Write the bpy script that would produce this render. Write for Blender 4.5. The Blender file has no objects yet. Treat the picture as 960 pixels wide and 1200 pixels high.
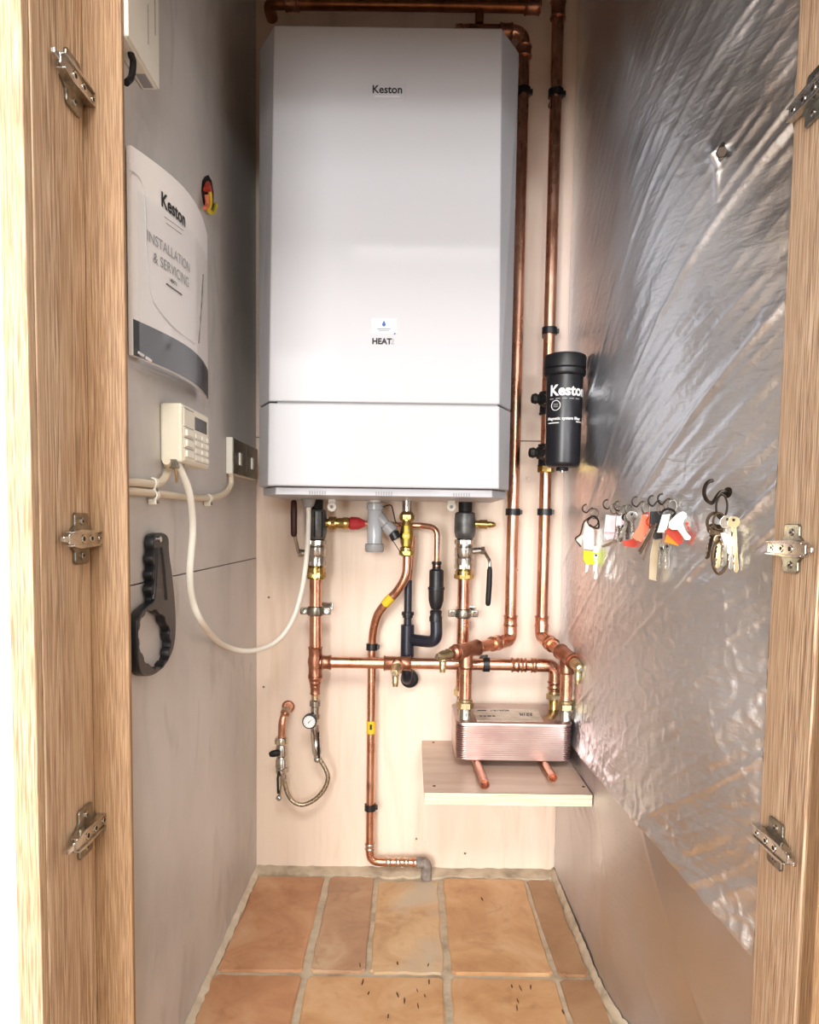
import bpy, bmesh, math, random
import numpy as np
from mathutils import Vector, Matrix, Quaternion
random.seed(7)
S = bpy.context.scene
C = S.collection
PI = math.pi

# ------------------------------------------------------------------ camera
F, CX, CY = 900.0, 480.0, 680.0              # focal length and principal point, in pixels of a 960 x 1200 frame
_d = np.array([482 - CX, 614 - CY, F]); _d /= np.linalg.norm(_d)
_v = np.array([305 - CX, 13000 - CY, F]); _v /= np.linalg.norm(_v)
_v = _v - _d * (_v @ _d); _v /= np.linalg.norm(_v)
_u = np.cross(_v, _d)
R = np.stack([_u, _d, -_v])                  # world axes written in camera axes
EYE = np.array([0.0, -1.445, 0.67])
cd = bpy.data.cameras.new('camera'); cam = bpy.data.objects.new('camera', cd); C.objects.link(cam)
cd.sensor_fit = 'HORIZONTAL'; cd.sensor_width = 36; cd.lens = F / 960 * 36
cd.shift_x = 0; cd.shift_y = (CY - 600) / 960; cd.clip_start = 0.01
M3 = Matrix([[R[i, 0], -R[i, 1], -R[i, 2]] for i in range(3)])
cam.matrix_world = Matrix.Translation(Vector(EYE)) @ M3.to_4x4()
S.camera = cam

# ------------------------------------------------------------------ light and exposure
S.view_settings.view_transform = 'Standard'
S.view_settings.look = 'None'
S.view_settings.gamma = 1
S.view_settings.use_curve_mapping = False
S.view_settings.exposure = 0.42
w = bpy.data.worlds.new('world'); S.world = w; w.use_nodes = True
w.node_tree.nodes['Background'].inputs[0].default_value = (0.86, 0.93, 1.0, 1)
w.node_tree.nodes['Background'].inputs[1].default_value = 1.2

def area(name, loc, target, sx, sy, power, col):
    l = bpy.data.lights.new(name, 'AREA'); l.shape = 'RECTANGLE'; l.size = sx; l.size_y = sy
    l.energy = power; l.color = col
    o = bpy.data.objects.new(name, l); C.objects.link(o); o.location = loc
    o.rotation_euler = (Vector(target) - Vector(loc)).to_track_quat('-Z', 'Y').to_euler()
    return o
area('window_daylight', (0.30, -4.12, 1.02), (0.30, 0, 1.02), 0.30, 0.30, 16, (0.90, 0.97, 1.0))
area('window_daylight', (0.585, -4.12, 1.00), (0.585, 0, 1.00), 0.13, 0.30, 7, (0.90, 0.97, 1.0))
area('added_low_fill', (-0.95, -4.12, 0.90), (-0.2, 0, 0.9), 1.1, 1.7, 110, (0.98, 0.97, 0.97))  # low soft fill added to brighten the boiler front; no door stands there
area('ceiling_lamp', (0.1, -2.6, 2.22), (0, -0.4, 0.4), 0.8, 0.8, 40, (1.0, 0.97, 0.93))

# ------------------------------------------------------------------ helpers
def at(px, py, Y=None, X=None, Z=None):
    """the world point seen at a pixel, at a known depth, side or height"""
    r = R @ np.array([px - CX, py - CY, F])
    if Y is not None: t = (Y - EYE[1]) / r[1]
    elif X is not None: t = (X - EYE[0]) / r[0]
    else: t = (Z - EYE[2]) / r[2]
    return Vector(EYE + r * t)

def lin(c):
    return tuple(((x / 255) / 12.92 if x / 255 <= 0.04045 else ((x / 255 + 0.055) / 1.055) ** 2.4) for x in c) + (1,)

def mat(name, col, rough=0.5, metal=0.0, spec=0.5, coat=0.0):
    m = bpy.data.materials.new(name); m.use_nodes = True
    b = m.node_tree.nodes['Principled BSDF']
    b.inputs['Base Color'].default_value = lin(col)
    b.inputs['Roughness'].default_value = rough
    b.inputs['Metallic'].default_value = metal
    b.inputs['Specular IOR Level'].default_value = spec
    b.inputs['Coat Weight'].default_value = coat
    b.inputs['Coat Roughness'].default_value = 0.08
    return m

def vary(m, cols, scale=(1, 1, 1), nscale=10, detail=4, pos=None, bump=0.0, rough=None, dist=0.001, distort=0.0):
    """noise-driven colour ramp, fine bump and roughness wear on object coordinates"""
    nt = m.node_tree; N = nt.nodes; L = nt.links; b = N['Principled BSDF']
    tc = N.new('ShaderNodeTexCoord'); mp = N.new('ShaderNodeMapping'); mp.inputs['Scale'].default_value = scale
    L.new(tc.outputs['Object'], mp.inputs[0])
    n = N.new('ShaderNodeTexNoise'); n.inputs['Scale'].default_value = nscale; n.inputs['Detail'].default_value = detail
    n.inputs['Roughness'].default_value = 0.6; n.inputs['Distortion'].default_value = distort
    L.new(mp.outputs[0], n.inputs['Vector'])
    r = N.new('ShaderNodeValToRGB'); L.new(n.outputs['Fac'], r.inputs[0])
    k = len(cols); pos = pos or [0.3 + 0.4 * i / (k - 1) for i in range(k)]
    r.color_ramp.elements[0].position = pos[0]; r.color_ramp.elements[0].color = lin(cols[0])
    r.color_ramp.elements[1].position = pos[-1]; r.color_ramp.elements[1].color = lin(cols[-1])
    for i in range(1, k - 1):
        e = r.color_ramp.elements.new(pos[i]); e.color = lin(cols[i])
    L.new(r.outputs[0], b.inputs['Base Color'])
    if bump:
        bp = N.new('ShaderNodeBump'); bp.inputs['Strength'].default_value = bump; bp.inputs['Distance'].default_value = dist
        L.new(n.outputs['Fac'], bp.inputs['Height']); L.new(bp.outputs[0], b.inputs['Normal'])
    if rough:
        mr = N.new('ShaderNodeMapRange'); mr.inputs['To Min'].default_value = rough[0]; mr.inputs['To Max'].default_value = rough[1]
        L.new(n.outputs['Fac'], mr.inputs[0]); L.new(mr.outputs[0], b.inputs['Roughness'])
    return m, n, r

def second(m, col, scale, nscale, lo, hi, detail=3, fac=1.0, distort=0.0):
    """stains of a second colour laid over the base colour"""
    nt = m.node_tree; N = nt.nodes; L = nt.links; b = N['Principled BSDF']
    src = b.inputs['Base Color'].links[0].from_socket if b.inputs['Base Color'].links else None
    tc = N.new('ShaderNodeTexCoord'); mp = N.new('ShaderNodeMapping'); mp.inputs['Scale'].default_value = scale
    L.new(tc.outputs['Object'], mp.inputs[0])
    n = N.new('ShaderNodeTexNoise'); n.inputs['Scale'].default_value = nscale; n.inputs['Detail'].default_value = detail
    n.inputs['Distortion'].default_value = distort
    L.new(mp.outputs[0], n.inputs['Vector'])
    mr = N.new('ShaderNodeMapRange'); mr.inputs['From Min'].default_value = lo; mr.inputs['From Max'].default_value = hi
    mr.inputs['To Max'].default_value = fac; L.new(n.outputs['Fac'], mr.inputs[0])
    mx = N.new('ShaderNodeMix'); mx.data_type = 'RGBA'; L.new(mr.outputs[0], mx.inputs['Factor'])
    if src: L.new(src, mx.inputs[6])
    else: mx.inputs[6].default_value = b.inputs['Base Color'].default_value
    mx.inputs[7].default_value = lin(col)
    L.new(mx.outputs[2], b.inputs['Base Color'])

M = {}
M['plywood'] = mat('plywood', (226, 194, 166), 0.5)
vary(M['plywood'], [(226, 202, 176), (240, 220, 200), (234, 212, 190)], (7, 7, 0.7), 3.5, 5, bump=0.12, dist=0.0006, distort=0.6)
second(M['plywood'], (234, 212, 202), (1, 1, 1), 2.2, 0.42, 0.68, fac=0.6)
M['ply_edge'] = mat('ply_edge', (235, 222, 196), 0.7)
vary(M['ply_edge'], [(208, 190, 158), (240, 230, 208)], (2, 2, 90), 6, 3)
M['shelf_top'] = mat('shelf_top', (216, 190, 172), 0.42)
vary(M['shelf_top'], [(203, 174, 154), (222, 198, 180)], (1, 6, 1), 6, 4, bump=0.05)
M['plaster'] = mat('plaster', (196, 188, 178), 0.5)
vary(M['plaster'], [(186, 182, 178), (206, 202, 198), (218, 214, 210)], (1, 1, 0.7), 5, 6, bump=0.12, dist=0.0012)
second(M['plaster'], (140, 136, 130), (1, 1.2, 0.6), 9, 0.6, 0.8, 5, 0.5, 1.5)
second(M['plaster'], (218, 212, 210), (1, 1, 1), 2.5, 0.45, 0.7, 2, 0.5)
M['wall_paint'] = mat('wall_paint', (238, 232, 212), 0.8)
vary(M['wall_paint'], [(232, 226, 204), (242, 238, 222)], (1, 1, 1), 3, 3, bump=0.03)
M['room_wall'] = mat('room_wall', (170, 162, 152), 0.8)
M['cement'] = mat('cement', (186, 170, 148), 0.85)
vary(M['cement'], [(150, 136, 116), (190, 174, 150), (206, 192, 170)], (1, 1, 1), 24, 6, bump=0.5, dist=0.0015)
M['mortar'] = mat('mortar', (214, 200, 178), 0.8)
vary(M['mortar'], [(190, 174, 150), (220, 208, 188)], (1, 1, 1), 30, 5, bump=0.4, dist=0.001)
M['room_floor'] = mat('room_floor', (176, 150, 128), 0.45)
vary(M['room_floor'], [(160, 134, 112), (188, 162, 140)], (1, 1, 1), 4, 4)

def tile_mat(name, cols, dark=0.25):
    m = mat(name, cols[1], 0.42)
    vary(m, cols, (1, 1, 1), 9, 7, bump=0.25, rough=(0.35, 0.65), dist=0.0012, distort=0.8)
    second(m, (120, 74, 44), (1, 1, 1), 26, 0.58, 0.74, 6, dark, 1.0)
    return m
M['tile_a'] = tile_mat('tile_a', [(164, 112, 76), (190, 140, 102), (204, 162, 126)])
M['tile_b'] = tile_mat('tile_b', [(160, 118, 90), (180, 142, 110), (198, 168, 136)], 0.35)
M['tile_c'] = tile_mat('tile_c', [(178, 136, 96), (204, 168, 126), (222, 194, 156)], 0.3)
second(M['tile_c'], (196, 184, 164), (1, 1, 1), 7, 0.5, 0.62, 6, 0.8, 0.6)
second(M['tile_b'], (186, 170, 150), (1, 1, 1), 6, 0.56, 0.68, 6, 0.6, 0.6)
M['tile_d'] = tile_mat('tile_d', [(178, 130, 86), (200, 156, 112), (214, 178, 138)])
M['tile_e'] = tile_mat('tile_e', [(138, 100, 72), (162, 124, 90), (178, 142, 106)], 0.3)
M['tile_chip'] = mat('tile_chip', (92, 60, 38), 0.9)

def oak(name, dark, mid, pale, sc=1.0):
    m = mat(name, mid, 0.5)
    nt = m.node_tree; N = nt.nodes; L = nt.links; b = N['Principled BSDF']
    tc = N.new('ShaderNodeTexCoord')
    def noise(scale, ns, det, dis=0.0):
        mp = N.new('ShaderNodeMapping'); mp.inputs['Scale'].default_value = scale
        L.new(tc.outputs['Object'], mp.inputs[0])
        n = N.new('ShaderNodeTexNoise'); n.inputs['Scale'].default_value = ns; n.inputs['Detail'].default_value = det
        n.inputs['Distortion'].default_value = dis; L.new(mp.outputs[0], n.inputs['Vector']); return n
    a = noise((14, 14, 0.45), 40 * sc, 5, 0.3)        # fine pores running up the grain
    c = noise((6, 6, 0.25), 6, 3, 0.5)            # broad figure
    r = N.new('ShaderNodeValToRGB'); e = r.color_ramp.elements
    e[0].position = 0.36; e[0].color = lin(dark); e[1].position = 0.63; e[1].color = lin(pale)
    k = e.new(0.49); k.color = lin(mid)
    L.new(a.outputs['Fac'], r.inputs[0])
    mr = N.new('ShaderNodeMapRange'); mr.inputs['From Min'].default_value = 0.4; mr.inputs['From Max'].default_value = 0.65
    mr.inputs['To Max'].default_value = 0.55; L.new(c.outputs['Fac'], mr.inputs[0])
    mx = N.new('ShaderNodeMix'); mx.data_type = 'RGBA'; L.new(mr.outputs[0], mx.inputs['Factor'])
    L.new(r.outputs[0], mx.inputs[6]); mx.inputs[7].default_value = lin(mid); L.new(mx.outputs[2], b.inputs['Base Color'])
    bp = N.new('ShaderNodeBump'); bp.inputs['Strength'].default_value = 0.5; bp.inputs['Distance'].default_value = 0.0008
    L.new(a.outputs['Fac'], bp.inputs['Height']); L.new(bp.outputs[0], b.inputs['Normal'])
    return m
M['oak_coarse'] = oak('oak_coarse', (146, 116, 92), (198, 166, 134), (232, 208, 178))
M['oak_fine'] = oak('oak_fine', (128, 96, 66), (152, 118, 84), (174, 142, 106), 1.3)
M['oak_pale'] = oak('oak_pale', (168, 136, 104), (200, 170, 136), (222, 198, 168), 1.2)

M['boiler'] = mat('boiler_white', (181, 181, 185), 0.5, coat=0.12)
M['boiler_side'] = M['boiler']
M['white_plastic'] = mat('white_plastic', (232, 228, 216), 0.4)
M['cream'] = mat('cream_plastic', (236, 230, 210), 0.4)
M['cream_key'] = mat('cream_button', (246, 242, 226), 0.35)
M['cable_white'] = mat('cable_white', (240, 236, 224), 0.4)
M['cable_cream'] = mat('cable_cream', (220, 206, 182), 0.5)
M['black'] = mat('black_plastic', (24, 24, 27), 0.4)
M['satin_black'] = mat('satin_black', (28, 28, 32), 0.33)
M['matt_black'] = mat('matt_black', (14, 13, 13), 0.6)
M['rubber'] = mat('rubber_sleeve', (60, 28, 20), 0.5)
M['condensate'] = mat('condensate_black', (30, 32, 44), 0.35)
M['grey_plastic'] = mat('grey_plastic', (158, 158, 158), 0.35)
M['clear_grey'] = mat('clear_grey', (178, 182, 186), 0.2)
M['dark_grey'] = mat('dark_grey_cast', (92, 92, 92), 0.4, 0.5)
vary(M['dark_grey'], [(70, 70, 70), (112, 112, 110)], (1, 1, 1), 60, 3)
M['display'] = mat('display', (58, 52, 46), 0.2)
M['print_black'] = mat('print_black', (24, 24, 26), 0.6)
M['print_grey'] = mat('print_grey', (150, 150, 152), 0.6)
M['print_white'] = mat('print_white', (240, 240, 240), 0.5)
M['print_pale'] = mat('print_pale', (206, 206, 208), 0.6)
M['print_blue'] = mat('print_blue', (44, 84, 150), 0.6)
M['label_pale'] = mat('label_pale', (226, 234, 240), 0.4)
M['paper'] = mat('paper', (240, 236, 234), 0.55)
M['paper_dark'] = mat('paper_dark', (48, 46, 50), 0.35)
M['copper'] = mat('copper', (214, 160, 132), 0.24, 1.0)
vary(M['copper'], [(182, 124, 98), (216, 162, 134), (230, 184, 158)], (1, 1, 0.5), 26, 5, rough=(0.16, 0.4))
second(M['copper'], (136, 88, 68), (1, 1, 0.6), 40, 0.6, 0.75, 4, 0.6)
M['copper_dull'] = mat('copper_dull', (176, 110, 80), 0.36, 0.95)
vary(M['copper_dull'], [(150, 100, 78), (200, 146, 120)], (1, 1, 1), 50, 4, rough=(0.25, 0.5))
M['copper_brown'] = mat('copper_brown', (150, 96, 64), 0.4, 0.9)
vary(M['copper_brown'], [(122, 76, 50), (172, 110, 70)], (1, 1, 0.3), 30, 4)
M['solder'] = mat('solder', (206, 186, 168), 0.3, 1.0)
M['brass'] = mat('brass', (196, 164, 96), 0.26, 1.0)
vary(M['brass'], [(160, 130, 72), (210, 182, 116)], (1, 1, 1), 60, 3)
M['brass_dull'] = mat('brass_dull', (214, 198, 158), 0.3, 1.0)
M['nickel'] = mat('nickel', (196, 190, 180), 0.24, 1.0)
vary(M['nickel'], [(160, 154, 146), (208, 204, 196)], (1, 1, 1), 50, 3)
M['chrome'] = mat('chrome', (210, 208, 204), 0.14, 1.0)
M['steel'] = mat('steel', (150, 146, 136), 0.34, 1.0)
vary(M['steel'], [(118, 114, 102), (170, 166, 154)], (1, 1, 1), 70, 3)
M['braid'] = mat('braid', (190, 176, 152), 0.32, 1.0)
_m, _n, _r = vary(M['braid'], [(120, 108, 90), (214, 200, 176)], (1, 1, 1), 420, 1, bump=0.6)
M['exchanger'] = mat('exchanger_steel', (196, 176, 168), 0.3, 0.95)
vary(M['exchanger'], [(180, 152, 148), (204, 184, 176)], (1, 1, 2), 12, 5, rough=(0.22, 0.42))
M['red'] = mat('red_cap', (172, 34, 40), 0.35)
M['yellow_paint'] = mat('yellow_paint', (226, 204, 60), 0.35)
M['yellow_tape'] = mat('yellow_tape', (226, 190, 40), 0.5)
M['grey_wrap'] = mat('grey_wrap', (134, 124, 116), 0.7)
vary(M['grey_wrap'], [(104, 94, 88), (158, 146, 136)], (1, 1, 1), 90, 4, bump=0.5)
M['tag_white'] = mat('tag_white', (236, 236, 226), 0.4)
M['tag_pink'] = mat('tag_pink', (226, 200, 204), 0.4)
M['tag_green'] = mat('tag_lime', (206, 226, 20), 0.35)
M['tag_salmon'] = mat('tag_salmon', (226, 124, 92), 0.4)
M['tag_orange'] = mat('tag_orange', (246, 132, 18), 0.4)
M['tag_red'] = mat('tag_red', (186, 62, 44), 0.4)
M['tag_beige'] = mat('tag_beige', (176, 160, 132), 0.35)
M['bronze'] = mat('bronze_key', (112, 96, 80), 0.3, 1.0)
M['wire_dark'] = mat('dark_wire', (62, 54, 48), 0.35, 0.9)
M['glass'] = mat('window_glass', (255, 255, 255), 0.02)
M['glass'].node_tree.nodes['Principled BSDF'].inputs['Transmission Weight'].default_value = 1
def clear_mat():
    m = bpy.data.materials.new('clear_plastic'); m.use_nodes = True; N = m.node_tree.nodes; L = m.node_tree.links
    for n in list(N): N.remove(n)
    o = N.new('ShaderNodeOutputMaterial'); t = N.new('ShaderNodeBsdfTransparent'); g = N.new('ShaderNodeBsdfGlossy')
    g.inputs['Roughness'].default_value = 0.08; x = N.new('ShaderNodeMixShader'); x.inputs[0].default_value = 0.08
    L.new(t.outputs[0], x.inputs[1]); L.new(g.outputs[0], x.inputs[2]); L.new(x.outputs[0], o.inputs[0]); return m
M['clear'] = clear_mat()

def foil_mat(name, tint, rough, fine, diag, amp):
    m = mat(name, tint, rough, 1.0)
    nt = m.node_tree; N = nt.nodes; L = nt.links; b = N['Principled BSDF']
    tc = N.new('ShaderNodeTexCoord')
    def nz(rot, scale, ns, det, dis):
        mp = N.new('ShaderNodeMapping'); mp.inputs['Rotation'].default_value = rot; mp.inputs['Scale'].default_value = scale
        L.new(tc.outputs['Object'], mp.inputs[0])
        n = N.new('ShaderNodeTexNoise'); n.inputs['Scale'].default_value = ns; n.inputs['Detail'].default_value = det
        n.inputs['Distortion'].default_value = dis; L.new(mp.outputs[0], n.inputs['Vector']); return n
    a = nz((diag, 0, 0), (1, 1, 4.5), 26, 3, 0.6)
    c = nz((0, 0, 0), (1, 1, 1), fine, 4, 0.3)
    k = nz((0, 0, 0), (1, 1, 1), 5, 2, 0.2)
    ad = N.new('ShaderNodeMath'); ad.operation = 'MULTIPLY_ADD'; L.new(c.outputs['Fac'], ad.inputs[0]); ad.inputs[1].default_value = 0.35
    ml = N.new('ShaderNodeMath'); ml.operation = 'MULTIPLY'; L.new(a.outputs['Fac'], ml.inputs[0]); L.new(k.outputs['Fac'], ml.inputs[1])
    L.new(ml.outputs[0], ad.inputs[2])
    bp = N.new('ShaderNodeBump'); bp.inputs['Strength'].default_value = amp; bp.inputs['Distance'].default_value = 0.0022
    L.new(ad.outputs[0], bp.inputs['Height']); L.new(bp.outputs[0], b.inputs['Normal'])
    r = N.new('ShaderNodeMapRange'); r.inputs['From Min'].default_value = 0.35; r.inputs['From Max'].default_value = 0.7
    r.inputs['To Min'].default_value = rough * 0.75; r.inputs['To Max'].default_value = rough * 1.35
    L.new(k.outputs['Fac'], r.inputs[0]); L.new(r.outputs[0], b.inputs['Roughness'])
    return m
M['foil'] = foil_mat('foil', (232, 236, 242), 0.38, 120, 0.9, 1.0)
M['foil_low'] = foil_mat('foil_lower', (214, 212, 214), 0.42, 60, 0.3, 0.35)

def link(name, bm, m, parent=None, smooth=True, bevel=0.0, seg=2, ang=35):
    me = bpy.data.meshes.new(name)
    if isinstance(bm, bmesh.types.BMesh):
        bmesh.ops.recalc_face_normals(bm, faces=bm.faces[:])
        bm.to_mesh(me); bm.free()
    else: me = bm; me.name = name
    ms = m if isinstance(m, (list, tuple)) else [m]
    me.materials.clear()
    for k in ms: me.materials.append(M[k] if isinstance(k, str) else k)
    if smooth:
        for p in me.polygons: p.use_smooth = True
        me.set_sharp_from_angle(angle=math.radians(ang))
    o = bpy.data.objects.new(name, me); C.objects.link(o)
    if bevel:
        b = o.modifiers.new('bevel', 'BEVEL'); b.width = bevel; b.segments = seg; b.limit_method = 'ANGLE'; b.harden_normals = False
    if parent is not None:
        o.parent = parent
        if any(abs(x) > 1e-9 for x in parent.location) or parent.parent:
            o.matrix_parent_inverse = wm(parent).inverted()
    return o

def wm(o):
    m = Matrix.LocRotScale(o.location, o.rotation_euler, o.scale)
    return (wm(o.parent) @ o.matrix_parent_inverse @ m) if o.parent else m

def thing(name, label, cat, loc, group=None):
    o = bpy.data.objects.new(name, None); C.objects.link(o); o.location = loc; o.empty_display_size = 0.02
    o['label'] = label; o['category'] = cat
    if group: o['group'] = group
    return o

def tag(o, label, cat, group=None):
    o['label'] = label; o['category'] = cat
    if group: o['group'] = group
    return o

def struct(o, label=None, cat=None):
    o['kind'] = 'structure'
    if label: o['label'] = label
    if cat: o['category'] = cat
    return o

def box(bm, lo, hi, rot=None):
    lo, hi = Vector(lo), Vector(hi); c = (lo + hi) / 2; s = hi - lo
    m = Matrix.Translation(c) @ (rot.to_4x4() if rot else Matrix()) @ Matrix.Diagonal((abs(s.x), abs(s.y), abs(s.z), 1))
    bmesh.ops.create_cube(bm, size=1, matrix=m); return bm

def boxo(name, lo, hi, m, parent=None, bevel=0.0, rot=None, seg=2):
    return link(name, box(bmesh.new(), lo, hi, rot), m, parent, smooth=False, bevel=bevel, seg=seg)

def frame(a):
    a = a.normalized(); h = Vector((0, 0, 1)) if abs(a.z) < 0.9 else Vector((0, 1, 0))
    x = a.cross(h).normalized(); return x, a.cross(x).normalized()

def lathe(bm, p0, p1, prof, seg=24, cap=True, hexn=0):
    """revolve prof [(t 0..1 along p0-p1, radius)] round the axis p0 -> p1; hexn makes a nut"""
    p0, p1 = Vector(p0), Vector(p1); x, y = frame(p1 - p0); n = hexn or seg; rings = []
    for t, r in prof:
        c = p0.lerp(p1, t)
        rings.append([bm.verts.new(c + (x * math.cos(2 * PI * i / n) + y * math.sin(2 * PI * i / n)) * max(r, 1e-5)) for i in range(n)])
    for a, b in zip(rings, rings[1:]):
        for i in range(n): bm.faces.new((a[i], a[(i + 1) % n], b[(i + 1) % n], b[i]))
    if cap: bm.faces.new(rings[0][::-1]); bm.faces.new(rings[-1])
    return bm

def latheo(name, p0, p1, prof, m, parent=None, seg=24, hexn=0, ang=40):
    return link(name, lathe(bmesh.new(), p0, p1, prof, seg, True, hexn), m, parent, smooth=not hexn, ang=ang)

def cyl(name, p0, p1, r, m, parent=None, ch=0.0006, seg=24, hexn=0):
    L = (Vector(p1) - Vector(p0)).length; e = min(ch / L, 0.3)
    return latheo(name, p0, p1, [(0, r - ch), (e, r), (1 - e, r), (1, r - ch)], m, parent, seg, hexn)

def fillet(pts, rad, n=8):
    pts = [Vector(p) for p in pts]
    if not rad: return pts
    out = [pts[0]]
    for i in range(1, len(pts) - 1):
        a, b, c = pts[i - 1], pts[i], pts[i + 1]
        r = rad[i - 1] if isinstance(rad, (list, tuple)) else rad
        d1, d2 = (a - b), (c - b); k = min(r, d1.length * 0.49, d2.length * 0.49)
        s, e = b + d1.normalized() * k, b + d2.normalized() * k
        for j in range(n + 1):
            t = j / n; out.append(s * (1 - t) ** 2 + b * 2 * t * (1 - t) + e * t * t)
    out.append(pts[-1]); return out

def spline(pts, n=8):
    pts = [Vector(p) for p in pts]; q = [pts[0] * 2 - pts[1]] + pts + [pts[-1] * 2 - pts[-2]]; out = []
    for i in range(1, len(q) - 2):
        a, b, c, d = q[i - 1:i + 3]
        for j in range(n):
            t = j / n
            out.append(0.5 * ((2 * b) + (c - a) * t + (2 * a - 5 * b + 4 * c - d) * t * t + (3 * b - a - 3 * c + d) * t ** 3))
    out.append(pts[-1]); return out

def tube(bm, pts, r, seg=16, close=False):
    pts = [Vector(p) for p in pts]; n = len(pts); rings = []; prev = None
    for i, p in enumerate(pts):
        if close: t = pts[(i + 1) % n] - pts[i - 1]
        else: t = pts[min(i + 1, n - 1)] - pts[max(i - 1, 0)]
        t.normalize()
        if prev is None: x, _ = frame(t)
        else: x = (prev - t * prev.dot(t)).normalized()
        prev = x; y = t.cross(x)
        rr = r[i] if isinstance(r, (list, tuple)) else r
        rings.append([bm.verts.new(p + (x * math.cos(2 * PI * k / seg) + y * math.sin(2 * PI * k / seg)) * rr) for k in range(seg)])
    for a, b in zip(rings, rings[1:] + (rings[:1] if close else [])):
        for i in range(seg): bm.faces.new((a[i], a[(i + 1) % seg], b[(i + 1) % seg], b[i]))
    if not close: bm.faces.new(rings[0][::-1]); bm.faces.new(rings[-1])
    return bm

def tubeo(name, pts, r, m, parent=None, fil=0, seg=16, close=False):
    return link(name, tube(bmesh.new(), fillet(pts, fil) if fil else pts, r, seg, close), m, parent)

def prism(bm, pts, n, depth, holes=()):
    """extrude a planar outline (3D points) by depth along n"""
    n = Vector(n).normalized() * depth
    loop = [bm.verts.new(Vector(p)) for p in pts]
    if not holes:
        f = bm.faces.new(loop); r = bmesh.ops.extrude_face_region(bm, geom=[f])
    bmesh.ops.translate(bm, vec=n, verts=[v for v in r['geom'] if isinstance(v, bmesh.types.BMVert)])
    return bm

def prismo(name, pts, n, depth, m, parent=None, bevel=0.0):
    return link(name, prism(bmesh.new(), pts, n, depth), m, parent, smooth=False, bevel=bevel)

def sphereo(name, c, r, m, parent=None, sc=(1, 1, 1)):
    bm = bmesh.new(); bmesh.ops.create_uvsphere(bm, u_segments=20, v_segments=12, radius=1, matrix=Matrix.Translation(c) @ Matrix.Diagonal((r * sc[0], r * sc[1], r * sc[2], 1)))
    return link(name, bm, m, parent)

def text(name, s, size, origin, right, up, m, parent, bold=0.0, align='CENTER', thick=0.0003, bend=None, shear=0.0, space=1.0):
    """flat lettering at origin, reading along right; bend=(centre, radius) wraps it round a vertical cylinder"""
    cu = bpy.data.curves.new(name, 'FONT'); cu.body = s; cu.size = size; cu.align_x = align; cu.offset = bold; cu.extrude = thick / 2
    cu.shear = shear; cu.space_character = space; cu.resolution_u = 4
    o = bpy.data.objects.new('tmp', cu); C.objects.link(o)
    dg = bpy.context.evaluated_depsgraph_get(); dg.update()
    me = bpy.data.meshes.new_from_object(o.evaluated_get(dg)); bpy.data.objects.remove(o); bpy.data.curves.remove(cu)
    right, up = Vector(right).normalized(), Vector(up).normalized(); nrm = right.cross(up); origin = Vector(origin)
    for v in me.vertices:
        x, y, z = v.co
        if bend:
            c, rad, a0 = bend; a = a0 + x / rad
            v.co = Vector((c[0] + math.sin(a) * (rad + z), c[1] - math.cos(a) * (rad + z), origin.z + y))
        else: v.co = origin + right * x + up * y + nrm * z
    return link(name, me, m, parent, smooth=False)

def at_foil(px, py, off=0.0):
    """point where a pixel's ray meets the foil-covered right wall"""
    r = R @ np.array([px - CX, py - CY, F]) / F; lo, hi = 0.1, 3.0
    for _ in range(50):
        t = (lo + hi) / 2; p = EYE + r * t
        if p[0] > foil_x(p[1]) - off or p[1] > 0: hi = t
        else: lo = t
    return Vector(EYE + r * lo)

def foil_x(Y):
    t = np.clip((-0.34 - Y) / 0.307, 0, 1); return 0.288 + 0.0905 * t ** 2.2

# ------------------------------------------------------------------ the setting
XL, XR = -0.291, 0.288
wb = struct(boxo('wall_back', (-0.45, 0.012, -0.05), (0.45, 0.05, 2.32), 'plaster'))
zj = at(625, 517, Y=0).z
boxo('plywood_panel', (XL, 0.0, 0.003), (XR, 0.012, zj - 0.0008), 'plywood', wb, bevel=0.0008)
boxo('plywood_panel', (XL, 0.0, zj + 0.0008), (XR, 0.012, 2.30), 'plywood', wb, bevel=0.0008)
for px, py in ((309, 805), (315, 700), (618, 560), (488, 983), (606, 668), (545, 1000)):
    p = at(px, py, Y=0); cyl('screw_head', p + Vector((0, -0.0008, 0)), p + Vector((0, 0.002, 0)), 0.0022, 'steel', wb, 0.0002, 12)
wl = struct(boxo('wall_left', (-0.40, -0.68, -0.02), (XL - 0.012, 0.05, 2.32), 'plaster'))
zl = at(154.6, 686, X=XL).z
boxo('wall_board', (XL - 0.012, -0.690, 0.0), (XL, 0.012, zl - 0.0007), 'plaster', wl, bevel=0.0006)
boxo('wall_board', (XL - 0.012, -0.690, zl + 0.0007), (XL, 0.012, 2.30), 'plaster', wl, bevel=0.0006)
# right wall, following the same flare as the foil that covers it
ys = [0.012] + list(np.linspace(-0.34, -0.640, 18))
bm = bmesh.new(); pts = [Vector((float(foil_x(y)) + 0.006, y, -0.02)) for y in ys] + [Vector((0.5, -0.640, -0.02)), Vector((0.5, 0.012, -0.02))]
prism(bm, pts, (0, 0, 1), 2.32); struct(link('wall_right', bm, 'plywood'))
struct(boxo('ceiling', (-0.45, -0.70, 2.30), (0.45, 0.05, 2.36), 'grey_wrap'))
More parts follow.
